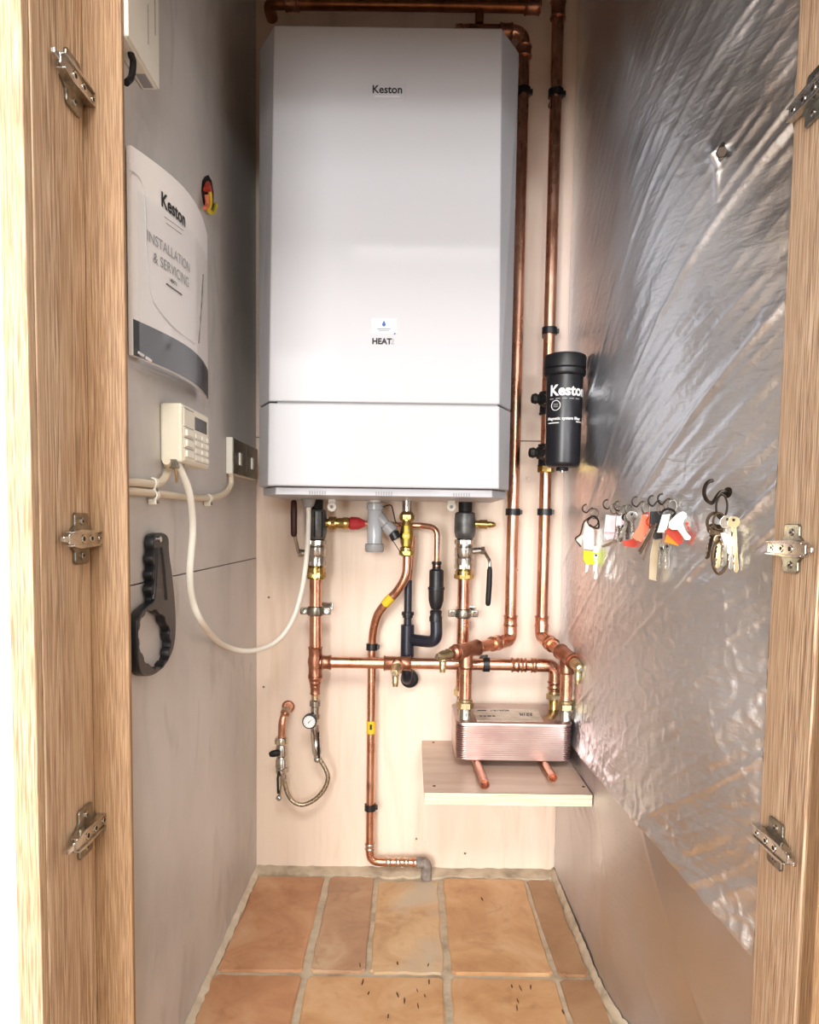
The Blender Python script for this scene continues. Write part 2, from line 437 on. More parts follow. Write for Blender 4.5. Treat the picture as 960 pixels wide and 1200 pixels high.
# floor of the cupboard: a cement bed with terracotta tiles
fl = struct(boxo('floor', (-0.34, -0.86, -0.03), (0.42, 0.012, -0.0035), 'cement'))
def tile(x0, x1, y0, y1, m, jag=0.0012, top=0.0, notch=None):
    bm = bmesh.new(); pts = []
    def edge(a, b, n=9):
        for i in range(n):
            t = i / n; q = Vector((a[0] + (b[0] - a[0]) * t, a[1] + (b[1] - a[1]) * t, 0))
            q += Vector((random.uniform(-jag, jag), random.uniform(-jag, jag), 0)); pts.append(q)
    r = 0.006
    cs = [(x0 + r, y0), (x1 - r, y0), (x1, y0 + r), (x1, y1 - r), (x1 - r, y1), (x0 + r, y1), (x0, y1 - r), (x0, y0 + r)]
    for i in range(8): edge(cs[i], cs[(i + 1) % 8], 9 if i % 2 == 0 else 2)
    top += random.uniform(-0.0005, 0.0005)
    lower = [bm.verts.new(p + Vector((0, 0, -0.012))) for p in pts]
    mid = [bm.verts.new(p + Vector((0, 0, top - 0.0022))) for p in pts]
    c = Vector(((x0 + x1) / 2, (y0 + y1) / 2, 0))
    up = [bm.verts.new(p + (c - p).normalized() * 0.0035 + Vector((0, 0, top))) for p in pts]
    n = len(pts)
    for A, B in ((lower, mid), (mid, up)):
        for i in range(n): bm.faces.new((A[i], A[(i + 1) % n], B[(i + 1) % n], B[i]))
    bm.faces.new(up); bm.faces.new(lower[::-1])
    return link('floor_tile', bm, m, fl, ang=25)
Y0, Y1, Y2, Y3 = -0.030, -0.341, -0.350, -0.655
tile(-0.281, -0.155, Y1, Y0, 'tile_a')
tile(-0.143, -0.060, Y1, Y0 + 0.002, 'tile_b')
tile(-0.052, 0.059, Y1, Y0 - 0.012, 'tile_c', jag=0.002, top=-0.0008)
tile(0.070, 0.222, Y1, Y0, 'tile_d')
tile(0.230, 0.276, Y1, Y0, 'tile_e', jag=0.0016, top=-0.001)
tile(-0.284, -0.152, Y3, Y2, 'tile_a')
tile(-0.143, 0.056, Y3, Y2, 'tile_d', jag=0.0016)
tile(0.068, 0.222, Y3, Y2, 'tile_d')
tile(0.230, 0.280, Y3, Y2, 'tile_e')
for x0, x1, m in ((-0.30, -0.152, 'tile_a'), (-0.143, 0.056, 'tile_b'), (0.068, 0.222, 'tile_a'), (0.23, 0.34, 'tile_e')): tile(x0, x1, -0.85, -0.664, m)
# chips broken out of the glaze, one joined part
bm = bmesh.new()
for px, py in ((466, 1165), (474, 1172), (489, 1160), (490, 1178), (498, 1166), (432, 1163), (425, 1150), (455, 1190), (503, 1150), (607, 1172), (606, 1180), (622, 1156), (600, 1155), (610, 1157), (466, 1128), (502, 1130), (660, 1185), (565, 1053), (422, 1130)):
    p = at(px, py, Z=0.0015); a = random.uniform(-0.3, 0.3); L = random.uniform(0.003, 0.008); wd = random.uniform(0.0005, 0.0013)
    q = []
    for i in range(8):
        t = 2 * PI * i / 8; e = Vector((math.cos(t) * wd * random.uniform(0.6, 1.4), math.sin(t) * L, 0)); e.rotate(Quaternion((0, 0, 1), a)); q.append(Vector((p.x, p.y, 0.0)) + e)
    prism(bm, q, (0, 0, 1), 0.0013)
o = link('chipped_glaze', bm, 'tile_chip', fl, smooth=False); o['kind'] = 'stuff'
# mortar fillets where the floor meets the walls
def trim(name, path, w_, h_, m='cement'):
    bm = bmesh.new(); rows = []
    for k, (p, inn) in enumerate(path):
        p = Vector(p); inn = Vector(inn); j = random.uniform(0.8, 1.25)
        rows.append([bm.verts.new(q) for q in (p + Vector((0, 0, -0.004)), p + Vector((0, 0, h_ * j)), p + inn * w_ * 0.5 * j + Vector((0, 0, h_ * 0.75)), p + inn * w_ * j + Vector((0, 0, 0.0012)), p + inn * w_ * j + Vector((0, 0, -0.004)))])
    for a, b in zip(rows, rows[1:]):
        for i in range(5): bm.faces.new((a[i], a[(i + 1) % 5], b[(i + 1) % 5], b[i]))
    bm.faces.new(rows[0]); bm.faces.new(rows[-1][::-1])
    return struct(link(name, bm, m, ang=50))
trim('trim_1', [((XL + 0.0005, y, 0), (1, 0, 0)) for y in np.linspace(-0.68, -0.002, 60)], 0.009, 0.006, 'mortar')
trim('trim_2', [((x, -0.0005, 0), (0, -1, 0)) for x in np.linspace(-0.288, 0.285, 50)], 0.027, 0.006)
trim('trim_3', [((float(foil_x(y)) - 0.003, y, 0), (-1, 0, 0)) for y in np.linspace(-0.62, -0.002, 60)], 0.007, 0.010)

# oak door surround
def post(name, parts):
    e = bpy.data.objects.new(name, None); C.objects.link(e); e['kind'] = 'structure'
    for nm, lo, hi, m in parts: boxo(nm, lo, hi, m, e, bevel=0.0012)
    return e
post('door_frame_left', [('stile', (-0.330, -0.698, -0.03), (-0.2755, -0.691, 1.30), 'oak_fine'),
                  ('hinge_board', (-0.332, -0.798, -0.03), (-0.3115, -0.699, 1.30), 'oak_coarse'),
                  ('edge_lipping', (-0.3330, -0.811, -0.03), (-0.3125, -0.799, 1.30), 'oak_pale')])
post('door_frame_right', [('hinge_board', (0.3755, -0.738, -0.03), (0.405, -0.648, 1.30), 'oak_coarse'),
                  ('edge_lipping', (0.3775, -0.742, -0.03), (0.40, -0.739, 1.30), 'oak_pale'),
                  ('stile', (0.3765, -0.765, -0.03), (0.43, -0.743, 1.30), 'oak_fine')])
for n_, nn in (('door_frame_left', 'trim_4'), ('door_frame_right', 'trim_5')): bpy.data.objects[n_].name = nn
struct(boxo('trim_6', (-0.36, -0.80, 1.245), (0.43, -0.66, 1.34), 'oak_fine', bevel=0.001))
# the room the cupboard opens on, behind the camera
struct(boxo('floor_room', (-2.2, -4.2, -0.06), (2.2, -0.862, -0.008), 'room_floor'))
struct(boxo('wall_left_front', (-2.2, -0.806, -0.01), (-0.3335, -0.70, 2.4), 'wall_paint'))
struct(boxo('wall_right_front', (0.4305, -0.80, -0.01), (2.2, -0.70, 2.4), 'wall_paint'))
struct(boxo('wall_top_front', (-0.339, -0.80, 1.341), (0.430, -0.70, 2.4), 'room_wall'))
struct(boxo('wall_left_room', (-2.26, -4.2, -0.01), (-2.2, -0.70, 2.4), 'room_wall'))
struct(boxo('wall_right_room', (2.2, -4.2, -0.01), (2.26, -0.70, 2.4), 'room_wall'))
struct(boxo('ceiling_room', (-2.26, -4.26, 2.4), (2.26, -0.70, 2.46), 'room_wall'))
struct(boxo('wall_rear', (-2.26, -4.26, -0.01), (2.26, -4.2, 2.4), 'room_wall'))

for n_, x0, x1, bars in (('window_1', 0.15, 0.45, (0.25, 0.35)), ('window_2', 0.52, 0.65, ())):
    e = bpy.data.objects.new(n_, None); C.objects.link(e); e['kind'] = 'structure'
    boxo('sill', (x0 - 0.03, -4.2, 0.84), (x1 + 0.03, -4.08, 0.868), 'cable_white', e); boxo('frame_head', (x0 - 0.02, -4.2, 1.172), (x1 + 0.02, -4.10, 1.20), 'cable_white', e)
    for x in (x0 - 0.02, x1): boxo('frame_side', (x, -4.2, 0.868), (x + 0.02, -4.10, 1.172), 'cable_white', e)
    for x in bars: boxo('mullion', (x - 0.008, -4.11, 0.868), (x + 0.008, -4.09, 1.172), 'cable_white', e)

# foil on the right wall: two overlapping sheets
def edge_pts():
    out = []
    for t in np.linspace(-0.35, 1.15, 30):
        px, py = 672 + 201 * t, 870 + 235 * t
        if px < 664: continue
        p = at_foil(px, py); out.append((p.y, p.z))
    out.sort(); return np.array(out)
EP = edge_pts()
def zlow(y): return np.interp(y, EP[:, 0], EP[:, 1])
rng = np.random.default_rng(3)
def vnoise(u, v, seed):
    """smooth value noise"""
    r = np.random.default_rng(seed); T = r.random((256, 256)); ui = np.floor(u).astype(int); vi = np.floor(v).astype(int)
    fu = u - ui; fv = v - vi; fu = fu * fu * (3 - 2 * fu); fv = fv * fv * (3 - 2 * fv)
    g = lambda a, b: T[a % 256, b % 256]
    return (g(ui, vi) * (1 - fu) * (1 - fv) + g(ui + 1, vi) * fu * (1 - fv) + g(ui, vi + 1) * (1 - fu) * fv + g(ui + 1, vi + 1) * fu * fv) * 2 - 1
def ridged(n): return 1 - np.abs(n) * 2
def foil_sheet(name, zbot, ztop, off, disp, m, ny, nz):
    tt = np.linspace(0, 1, ny); Y = -0.004 - 0.6435 * tt
    Yg = np.repeat(Y[:, None], nz, 1); zb = np.array([zbot(y) for y in Y])[:, None]; zt = np.array([ztop(y) for y in Y])[:, None]
    Z = zb + (zt - zb) * np.linspace(0, 1, nz)[None, :]
    X0 = foil_x(Yg); dX = np.gradient(X0[:, 0], Y)[:, None]; nx = -1 / np.sqrt(1 + dX ** 2); nyv = dX / np.sqrt(1 + dX ** 2)
    # arc length
    s = np.concatenate([[0], np.cumsum(np.hypot(np.diff(X0[:, 0]), np.diff(Y)))])[:, None] + 0 * Z
    h = off + disp(s, Z, Yg)
    co = np.stack([X0 + nx * h, Yg + nyv * h, Z], -1).reshape(-1, 3)
    idx = np.arange(ny * nz).reshape(ny, nz)
    q = np.stack([idx[:-1, :-1], idx[1:, :-1], idx[1:, 1:], idx[:-1, 1:]], -1).reshape(-1, 4)
    me = bpy.data.meshes.new(name); me.from_pydata(co.tolist(), [], q.tolist()); me.update()
    me.polygons.foreach_set('use_smooth', [True] * len(me.polygons))
    me.materials.append(M[m]); o = bpy.data.objects.new(name, me); C.objects.link(o)
    return o
NAIL = at_foil(846, 180)
def disp_up(s, z, Y):
    # creases run up and toward the door; stronger near the door side, calmer by the back
    a = 0.95
    u = s * math.cos(a) - z * math.sin(a); v = s * math.sin(a) + z * math.cos(a)
    near = np.clip((s - 0.10) / 0.45, 0, 1)
    h = 0.0011 * near * np.maximum(ridged(vnoise(u * 60, v * 9, 1)), 0) ** 3
    h += 0.0008 * (0.4 + near) * vnoise(u * 110 + 9, v * 22, 2)
    h += 0.0016 * vnoise(u * 9 + 3, v * 3, 4) + 0.0008 * vnoise(u * 22, v * 9, 5)
    k = np.exp(-((z - 0.48) / 0.20) ** 2) * np.clip(s / 0.04, 0, 1)
    h += k * (0.0012 * np.maximum(ridged(vnoise(s * 70, z * 55, 6)), 0) ** 2 + 0.0007 * vnoise(s * 120, z * 100, 8))
    for c, wd, am in ((0.02, 0.003, 0.003), (-0.33, 0.004, 0.0045), (-0.19, 0.003, 0.003), (-0.47, 0.005, 0.004), (-0.62, 0.004, 0.003)):
        h += am * np.exp(-((u - c + 0.02 * np.sin(v * 7)) / wd) ** 2) * (0.4 + 0.6 * np.abs(vnoise(v * 6, u * 0 + c * 50, 9)))
    e_ = z - np.interp(Y[:, 0], EP[:, 0], EP[:, 1])[:, None]
    h += 0.005 * np.exp(-(e_ / 0.018) ** 2) + np.exp(-((e_ - 0.03) / 0.035) ** 2) * (0.0016 * np.maximum(ridged(vnoise(s * 60 + z * 20, z * 46, 31)), 0) ** 2)
    h += 0.004 * np.exp(-((s - 0.47 - 0.35 * (z - 0.25)) / 0.006) ** 2) * np.clip(1 - np.abs(z - 0.24) / 0.1, 0, 1)
    r = np.hypot((Y - NAIL.y) * 1.2, z - NAIL.z); th = np.arctan2(z - NAIL.z, Y - NAIL.y)
    h += 0.008 * np.exp(-(r / 0.010) ** 2) + 0.0005 * np.exp(-(r / 0.04) ** 2) * np.cos(th * 7)
    dz = NAIL.z - z; h += 0.005 * np.exp(-((Y - NAIL.y + 0.01 * dz) / 0.0035) ** 2) * np.where((dz > 0) & (dz < 0.07), 1 - dz / 0.07, 0)
    return h
def disp_lo(s, z, Y):
    h = 0.0016 * vnoise(s * 8, z * 8, 21) + 0.0006 * vnoise(s * 24, z * 24, 22)
    k = np.exp(-(((s - 0.20) / 0.13) ** 2 + ((z - 0.20) / 0.05) ** 2))
    h += k * 0.0022 * np.maximum(ridged(vnoise(s * 16, z * 60 + s * 20, 23)), 0) ** 2
    u = s * 0.8 + z * 0.6
    h += 0.0014 * np.maximum(ridged(vnoise(u * 14, s * 3, 24)), 0) ** 6
    return h
o = foil_sheet('foil_sheet', lambda y: float(zlow(y)), lambda y: 1.78, 0.0035, disp_up, 'foil', 300, 620)
tag(o, 'crinkled silver insulation foil covering the upper right wall down to its slanting edge', 'foil')
o = foil_sheet('foil_sheet', lambda y: 0.004, lambda y: float(min(zlow(y) + 0.06, 1.0)), 0.001, disp_lo, 'foil_low', 220, 200)
tag(o, 'smoother dull foil on the lower right wall, below the slanting edge of the upper sheet', 'foil')
t = thing('foil_fixing', 'dark bolt head pushing through the crinkled foil high on the right wall', 'bolt', at_foil(846, 178, 0.012))
cyl('bolt_head', at_foil(846, 178, 0.004), at_foil(846, 178, 0.017), 0.0062, 'wire_dark', t, 0.001, hexn=6)
sphereo('washer', at_foil(846, 178, 0.010), 0.0095, 'steel', t, (0.35, 1, 1))
# ------------------------------------------------------------------ boiler
YF, YC = -0.300, -0.245
bt = thing('boiler', 'white wall-hung boiler with chamfered sides filling the middle of the cupboard', 'boiler', (-0.043, 0, 0.72))
def boiler_sec(z, k):
    return [(-0.2365, -0.012, z), (-0.2365, YC, z), (-0.2045 - 0.009 * k, YF, z), (0.1185 + 0.0105 * k, YF, z), (0.1505, YC, z), (0.1505, -0.012, z)]
ZT, ZS, ZB = 1.374, at(450, 473, Y=YF).z, 0.7235
def shell(z0, z1, k0, k1, nm, m='boiler'):
    bm = bmesh.new(); a = [bm.verts.new(p) for p in boiler_sec(z0, k0)]; b = [bm.verts.new(p) for p in boiler_sec(z1, k1)]
    for i in range(6): bm.faces.new((a[i], a[(i + 1) % 6], b[(i + 1) % 6], b[i]))
    bm.faces.new(a[::-1]); bm.faces.new(b)
    return link(nm, bm, m, bt, smooth=False, bevel=0.0022, seg=3)
ks = 1 - (ZS - ZB) / (ZT - ZB)
shell(ZS + 0.0012, ZT, ks, 0, 'upper_cover'); shell(ZB, ZS - 0.0012, 1, ks, 'lower_cover')
boxo('seam_strip', (-0.20, YF + 0.004, ZS - 0.002), (0.125, YF + 0.012, ZS + 0.002), 'print_grey', bt)
tr = link('bottom_tray', prism(bmesh.new(), [(-0.232, -0.02, 0.711), (-0.232, -0.238, 0.711), (-0.205, -0.285, 0.711), (0.121, -0.285, 0.711), (0.147, -0.238, 0.711), (0.147, -0.02, 0.711)], (0, 0, 1), 0.0115), 'boiler', bt, smooth=False, bevel=0.0015)
for px in (372, 450, 541):
    for i in range(7):
        p = at(px - 9 + i * 3, 577 + (px - 372) * 0.016, Y=-0.286)
        boxo('vent_slot', p + Vector((-0.0009, 0, -0.0035)), p + Vector((0.0009, 0.003, 0.0025)), 'print_grey', tr)
fx = Vector((1, 0, 0)); fz = Vector((0, 0, 1))
p = at(454, 107, Y=YF); lb = boxo('brand_label', p + Vector((-0.026, -0.0010, -0.013)), p + Vector((0.026, 0.0004, 0.010)), 'label_pale', bt, bevel=0.0004)
lb.data.materials[0] = M['boiler']
text('brand_lettering', 'Keston', 0.0150, p + Vector((0, -0.0012, -0.0030)), fx, fz, 'print_black', bt, bold=0.0003)
boxo('lettering_line', p + Vector((-0.018, -0.0013, -0.0082)), p + Vector((0.018, -0.0009, -0.0068)), 'print_pale', bt)
p = at(450, 383, Y=YF); boxo('service_sticker', p + Vector((-0.018, -0.0009, -0.0095)), p + Vector((0.018, 0.0004, 0.0115)), 'label_pale', bt)
q = p + Vector((0, -0.0012, 0.0035)); drop = []
for i in range(16):
    a = 2 * PI * i / 16; drop.append(q + Vector((math.sin(a) * 0.0028 * (1 - 0.5 * (math.cos(a) > 0) * math.cos(a)), 0, -0.0004 + math.cos(a) * (0.0055 if math.cos(a) > 0 else 0.0030))))
prismo('drop_emblem', drop, (0, 1, 0), 0.0005, 'print_blue', bt)
for dz, ww in ((-0.0035, 0.010), (-0.0062, 0.008)): boxo('lettering_line', p + Vector((-ww, -0.0013, dz - 0.0005)), p + Vector((ww, -0.0007, dz + 0.0006)), 'print_blue', bt)
p = at(463, 391, Y=YF); prismo('sticker_mark', [p + Vector((-0.0015, -0.001, 0.0016)), p + Vector((0.002, -0.001, 0)), p + Vector((-0.0015, -0.001, -0.0016))], (0, 1, 0), 0.0008, 'print_blue', bt)
p = at(436, 403, Y=YF)
text('model_lettering', 'HEAT', 0.0115, p + Vector((0, -0.0004, 0)), fx, fz, 'print_black', bt, bold=0.0005, align='LEFT')
p = at(456, 403.5, Y=YF); text('model_lettering', '2', 0.0115, p + Vector((0.0022, -0.0004, 0)), fx, fz, 'print_grey', bt, align='LEFT')

# ------------------------------------------------------------------ pipe fittings
def sleeve(c, ax, L, r, m, parent, name='coupling', bead=True):
    """a capillary fitting: sleeve with a solder-ring bead at each end"""
    c = Vector(c); ax = Vector(ax).normalized(); p0, p1 = c - ax * L / 2, c + ax * L / 2; e = 0.0018 / L
    return latheo(name, p0, p1, [(0, r * 0.94), (0, r * 1.06), (e, r * 1.12), (2 * e, r * 1.02), (0.3, r), (0.5, r * 0.97), (0.7, r), (1 - 2 * e, r * 1.02), (1 - e, r * 1.12), (1, r * 1.06), (1, r * 0.94)], m, parent)
def nut(c, ax, L, r, m, parent, name='hex_nut'):
    c = Vector(c); ax = Vector(ax).normalized(); p0, p1 = c - ax * L / 2, c + ax * L / 2
    return latheo(name, p0, p1, [(0, r * 0.9), (0.12, r), (0.88, r), (1, r * 0.9)], m, parent, hexn=6)
def pipe_clip(c, ax, r, label, toward=Vector((0, 1, 0)), group='black pipe clips on the back wall'):
    """open talon clip: a black ring round the pipe, a screw foot to the wall and a latch ear"""
    c = Vector(c); ax = Vector(ax).normalized(); side = ax.cross(toward).normalized()
    t = thing('pipe_clip', label, 'pipe clip', c, group)
    bm = bmesh.new()
    for (ra) in ((r + 0.0028),):
        n = 24; rows = []
        for i in range(n):
            a = 2 * PI * i / n; d = side * math.cos(a) + toward * math.sin(a)
            rows.append([bm.verts.new(c + d * rr + ax * hh) for rr, hh in ((r + 0.0003, -0.006), (ra, -0.006), (ra, 0.006), (r + 0.0003, 0.006))])
        for i in range(n):
            A, B = rows[i], rows[(i + 1) % n]
            for k in range(4): bm.faces.new((A[k], A[(k + 1) % 4], B[(k + 1) % 4], B[k]))
    link('ring', bm, 'black', t)
    dist = max(abs(c.y) - r - 0.001, 0.004) if abs(toward.y) > 0.5 else 0.012
    bm = bmesh.new(); lathe(bm, c + toward * (r + 0.001), c + toward * (r + dist), [(0, 0.005), (1, 0.007)], 12)
    link('foot', bm, 'black', t)
    e = c + side * (r + 0.0035)
    boxo('latch', e - Vector((0.0028, 0.004, 0.004)), e + Vector((0.0028, 0.004, 0.004)), 'black', t, bevel=0.0008)
    return t
dn = Vector((0, 0, -1)); rt = Vector((1, 0, 0)); fw = Vector((0, -1, 0))
RP = 0.0112; YP = -0.065; YW = -0.040

# flow pipe: left boiler connection down to the tee, then right behind everything to the exchanger
P = lambda x, y, Y=YP: at(x, y, Y=Y)
ZP = P(372, 776).z; XT = P(369, 776).x
ZHX_BOT = 0.257 + 0.0155; ZHX = ZHX_BOT + 0.0645
XRB = at(650, 812, Y=YP).x; RC = 0.0112
t = thing('flow_pipe', 'copper pipe from the left ball valve, teeing right across the wall to the exchanger', 'pipe', Vector((XT, YP, ZP)))
XV = P(370, 700).x
tubeo('pipe', [Vector((XV, YP, P(370, 676).z)), Vector((XV, YP, P(369, 800).z))], RP, 'copper', t)
tubeo('pipe', [Vector((XV, YP, ZP)), Vector((XRB - 0.022, YP, ZP))], RP * 0.93, 'copper', t)
bm = bmesh.new(); q = Vector((XV, YP, ZP))
tubeo('elbow', [Vector((XRB - 0.034, YP, ZP)), Vector((XRB, YP, ZP)), Vector((XRB, YP, ZP - 0.040))], RP * 1.08, 'copper', t, fil=0.024)
te = latheo('tee', q + Vector((0, 0, 0.028)), q - Vector((0, 0, 0.026)), [(0, .0122), (0.02, .0136), (0.07, .0124), (0.3, .0122), (0.5, .0140), (0.7, .0122), (0.93, .0124), (0.98, .0136), (1, .012)], 'copper_dull', t)
sleeve(q + rt * 0.020, rt, 0.018, 0.0124, 'copper_dull', te, 'tee_branch')
sleeve(Vector((XRB - 0.073, YP, ZP)), rt, 0.014, 0.0122, 'copper', t); sleeve(Vector((XRB - 0.040, YP, ZP)), rt, 0.009, 0.0125, 'copper', t)
sleeve(Vector((XRB - 0.058, YP, ZP)), rt, 0.010, 0.0118, 'copper', t)
sleeve(Vector((XRB, YP, ZP - 0.036)), dn, 0.014, 0.0124, 'copper', t)
tubeo('pipe', [Vector((XRB, YP, ZP - 0.034)), Vector((XRB, YP, ZHX + 0.03))], RP * 0.93, 'copper', t)
rd = latheo('reducer', Vector((XV, YP, P(369, 793).z)), Vector((XV, YP, P(369, 814).z)), [(0, .0128), (.08, .0130), (.12, .0118), (.35, .0105), (.5, .0088), (.55, .0096), (.62, .0086), (.9, .0086), (.95, .0094), (1, .008)], 'copper_dull', t)
# drain tee in the run, drain cock pointing at the viewer
q = Vector((at(466, 777, Y=YP).x, YP, ZP))
dt = sleeve(q, rt, 0.050, 0.0128, 'copper_dull', t, 'drain_tee')
latheo('tee_branch', q, q + fw * 0.026 + dn * 0.003, [(0, .0105), (.85, .0115), (.93, .0125), (1, .010)], 'copper_dull', dt)
def drain_cock(c, out, label, down=dn, s=1.0, m='brass_dull'):
    d = thing('drain_cock', label, 'drain cock', c, 'brass drain cocks on the copper pipework'); out = Vector(out).normalized()
    latheo('body', c, c + out * 0.030 * s, [(0, .0085 * s), (.2, .0098 * s), (.3, .0082 * s), (.55, .0088 * s), (.8, .0076 * s), (1, .006 * s)], m, d)
    cyl('square_key', c + out * 0.029 * s, c + out * 0.036 * s, 0.0042 * s, 'nickel', d, hexn=4)
    e = c + out * 0.019 * s
    latheo('hose_spout', e, e + down * 0.028 * s, [(0, .0072 * s), (.3, .0068 * s), (.35, .0054 * s), (.45, .0062 * s), (.6, .0052 * s), (.7, .006 * s), (.85, .005 * s), (1, .0046 * s)], m, d)
    return d
drain_cock(q + fw * 0.024 + dn * 0.003, Vector((-0.15, -1, -0.15)), 'small brass drain cock under the horizontal pipe, beside the black condensate pipe')

# return pipe: right ball valve straight down to the back left port of the exchanger
YR = -0.0425; XR1 = P(543, 720, YR).x
t = thing('return_pipe', 'short vertical copper pipe between the right ball valve and the plate exchanger', 'pipe', Vector((XR1, YR, ZHX)))
tubeo('pipe', [Vector((XR1, YR, P(545, 672, YR).z)), Vector((XR1, YR, ZHX + 0.03))], RP, 'copper', t)

# two risers on the wall
XA = at(600, 650, Y=YW).x; XB = at(637, 650, Y=YW).x
ZE = at(600, 742, Y=YW).z
ta = thing('riser_pipe', 'tall copper riser beside the right edge of the boiler, turning left behind its top', 'pipe', Vector((XA, YW, ZE)))
ztop = at(600, 37, Y=YW).z
tubeo('pipe', [Vector((XA - 0.12, YW, ztop)), Vector((XA, YW, ztop)), Vector((XA, YW, ZE))], RP * 0.95, 'copper', ta, fil=[0.022])
sleeve(Vector((XA - 0.032, YW, ztop)), rt, 0.022, 0.0126, 'copper_dull', ta); sleeve(Vector((XA, YW, ztop - 0.034)), dn, 0.02, 0.0126, 'copper_dull', ta)
sleeve(Vector((XA, YW, at(600, 735, Y=YW).z + 0.012)), dn, 0.020, 0.0122, 'copper', ta)
YHF = -0.142                                  # front ports of the exchanger
TA = at(547, 762, Y=YHF); XFL = at(545, 835, Y=YHF).x; TA.x = XFL
s0 = Vector((XA, YW, ZE + 0.014)); s1 = Vector((XA, YW - 0.004, ZE - 0.012)); dirA = (TA - s1).normalized()
tubeo('elbow', [s0, s1, s1.lerp(TA, 0.28)], RP * 1.1, 'copper', ta, fil=0.020)
tubeo('pipe', [s1.lerp(TA, 0.2), TA], RP * 0.95, 'copper', ta)
sleeve(s1.lerp(TA, 0.36), dirA, 0.020, 0.0124, 'copper', ta)
te = sleeve(TA - dirA * 0.002, dirA, 0.062, 0.0130, 'copper_dull', ta, 'tee')
latheo('tee_branch', TA, TA + dn * 0.032, [(0, .0118), (.8, .0122), (.9, .0134), (1, .0118)], 'copper_dull', te)
tubeo('pipe', [TA + dn * 0.02, Vector((TA.x, YHF, ZHX + 0.03))], RP * 0.97, 'copper', ta)
e = TA + dirA * 0.030
latheo('drain_tail', e, e + dirA * 0.018, [(0, .0118), (.3, .0125), (.5, .0090), (1, .0085)], 'copper_dull', ta)
drain_cock(e + dirA * 0.014, dirA, 'brass drain cock ending the left angled tee, over the horizontal pipe')
tb = thing('riser_pipe', 'tall copper riser nearer the foil wall, passing behind the black filter', 'pipe', Vector((XB, YW, ZE)))
ZE2 = at(635, 738, Y=YW).z
tubeo('pipe', [Vector((XB, YW, 2.28)), Vector((XB, YW, ZE2))], RP * 0.95, 'copper', tb)
zt = at(655, 12, Y=YW).z; sleeve(Vector((XB, YW, zt)), dn, 0.03, 0.0124, 'copper_dull', tb)
sleeve(Vector((XB, YW, at(636, 733, Y=YW).z + 0.008)), dn, 0.020, 0.0122, 'copper', tb)
XFR = at(662.5, 838, Y=YHF).x; TB = Vector((XFR, YHF, at(662, 772, Y=YHF).z + 0.004))
s1 = Vector((XB, YW - 0.002, ZE2 - 0.012)); dirB = (TB - s1).normalized()
tubeo('elbow', [s1 + Vector((0, 0, 0.024)), s1, s1.lerp(TB, 0.30)], RP * 1.1, 'copper', tb, fil=0.018)
tubeo('pipe', [s1.lerp(TB, 0.2), TB], RP * 0.95, 'copper', tb)
sleeve(s1.lerp(TB, 0.40), dirB, 0.018, 0.0124, 'copper', tb)
te = sleeve(TB, dirB, 0.052, 0.0130, 'copper_dull', tb, 'tee')
latheo('tee_branch', TB, TB + dn * 0.030, [(0, .0118), (.8, .0122), (.9, .0134), (1, .0118)], 'copper_dull', te)
tubeo('pipe', [TB + dn * 0.02, Vector((TB.x, YHF, ZHX + 0.03))], RP * 0.93, 'copper', tb)
dirB = Vector((0.10, -1, -0.12)).normalized(); e = TB + Vector((0.004, -0.016, -0.003)); latheo('drain_tail', e, e + dirB * 0.024, [(0, .0118), (.3, .0125), (.5, .0090), (1, .0085)], 'copper_dull', tb)
drain_cock(e + dirB * 0.018, dirB, 'brass drain cock on the right tee, standing out in front of the foil wall')

# header pipe along the top of the wall
zh = at(480, 6, Y=YW).z
t = thing('header_pipe', 'brown horizontal copper pipe along the wall above the boiler', 'pipe', Vector((0, YW, zh)))
tubeo('pipe', [Vector((-0.262, -0.001, zh)), Vector((-0.262, YW, zh)), Vector((XB - 0.03, YW, zh))], RP * 0.9, 'copper_brown', t, fil=0.018)
sleeve(Vector((XB - 0.045, YW, zh)), rt, 0.026, 0.0122, 'copper_dull', t); sleeve(Vector((-0.22, YW, zh)), rt, 0.024, 0.0122, 'copper_dull', t)
p = at(562, 20, Y=YW); tubeo('branch', [Vector((p.x, YW, zh)), Vector((p.x, YW, ztop + 0.0115))], 0.0075, 'copper_brown', t)

for px, py, X_, lab in ((600, 600, XA, 'black clip at boiler-bottom height on the left riser'), (637, 600, XB, 'black clip below the filter on the right riser'),
                   (645, 388, XB, 'black clip just above the filter on the right riser'), (652, 110, XB, 'black clip high on the right riser, level with the brand label'), (612, 108, XA, 'black clip high on the left riser, half behind the boiler')):
    pipe_clip(Vector((X_, YW, at(px, py, Y=YW).z)), dn, RP * 0.95, lab)
pipe_clip(Vector((at(570, 773, Y=YP).x, YP, ZP)), rt, RP * 0.93, 'black clip round the horizontal pipe, right of the angled tee')

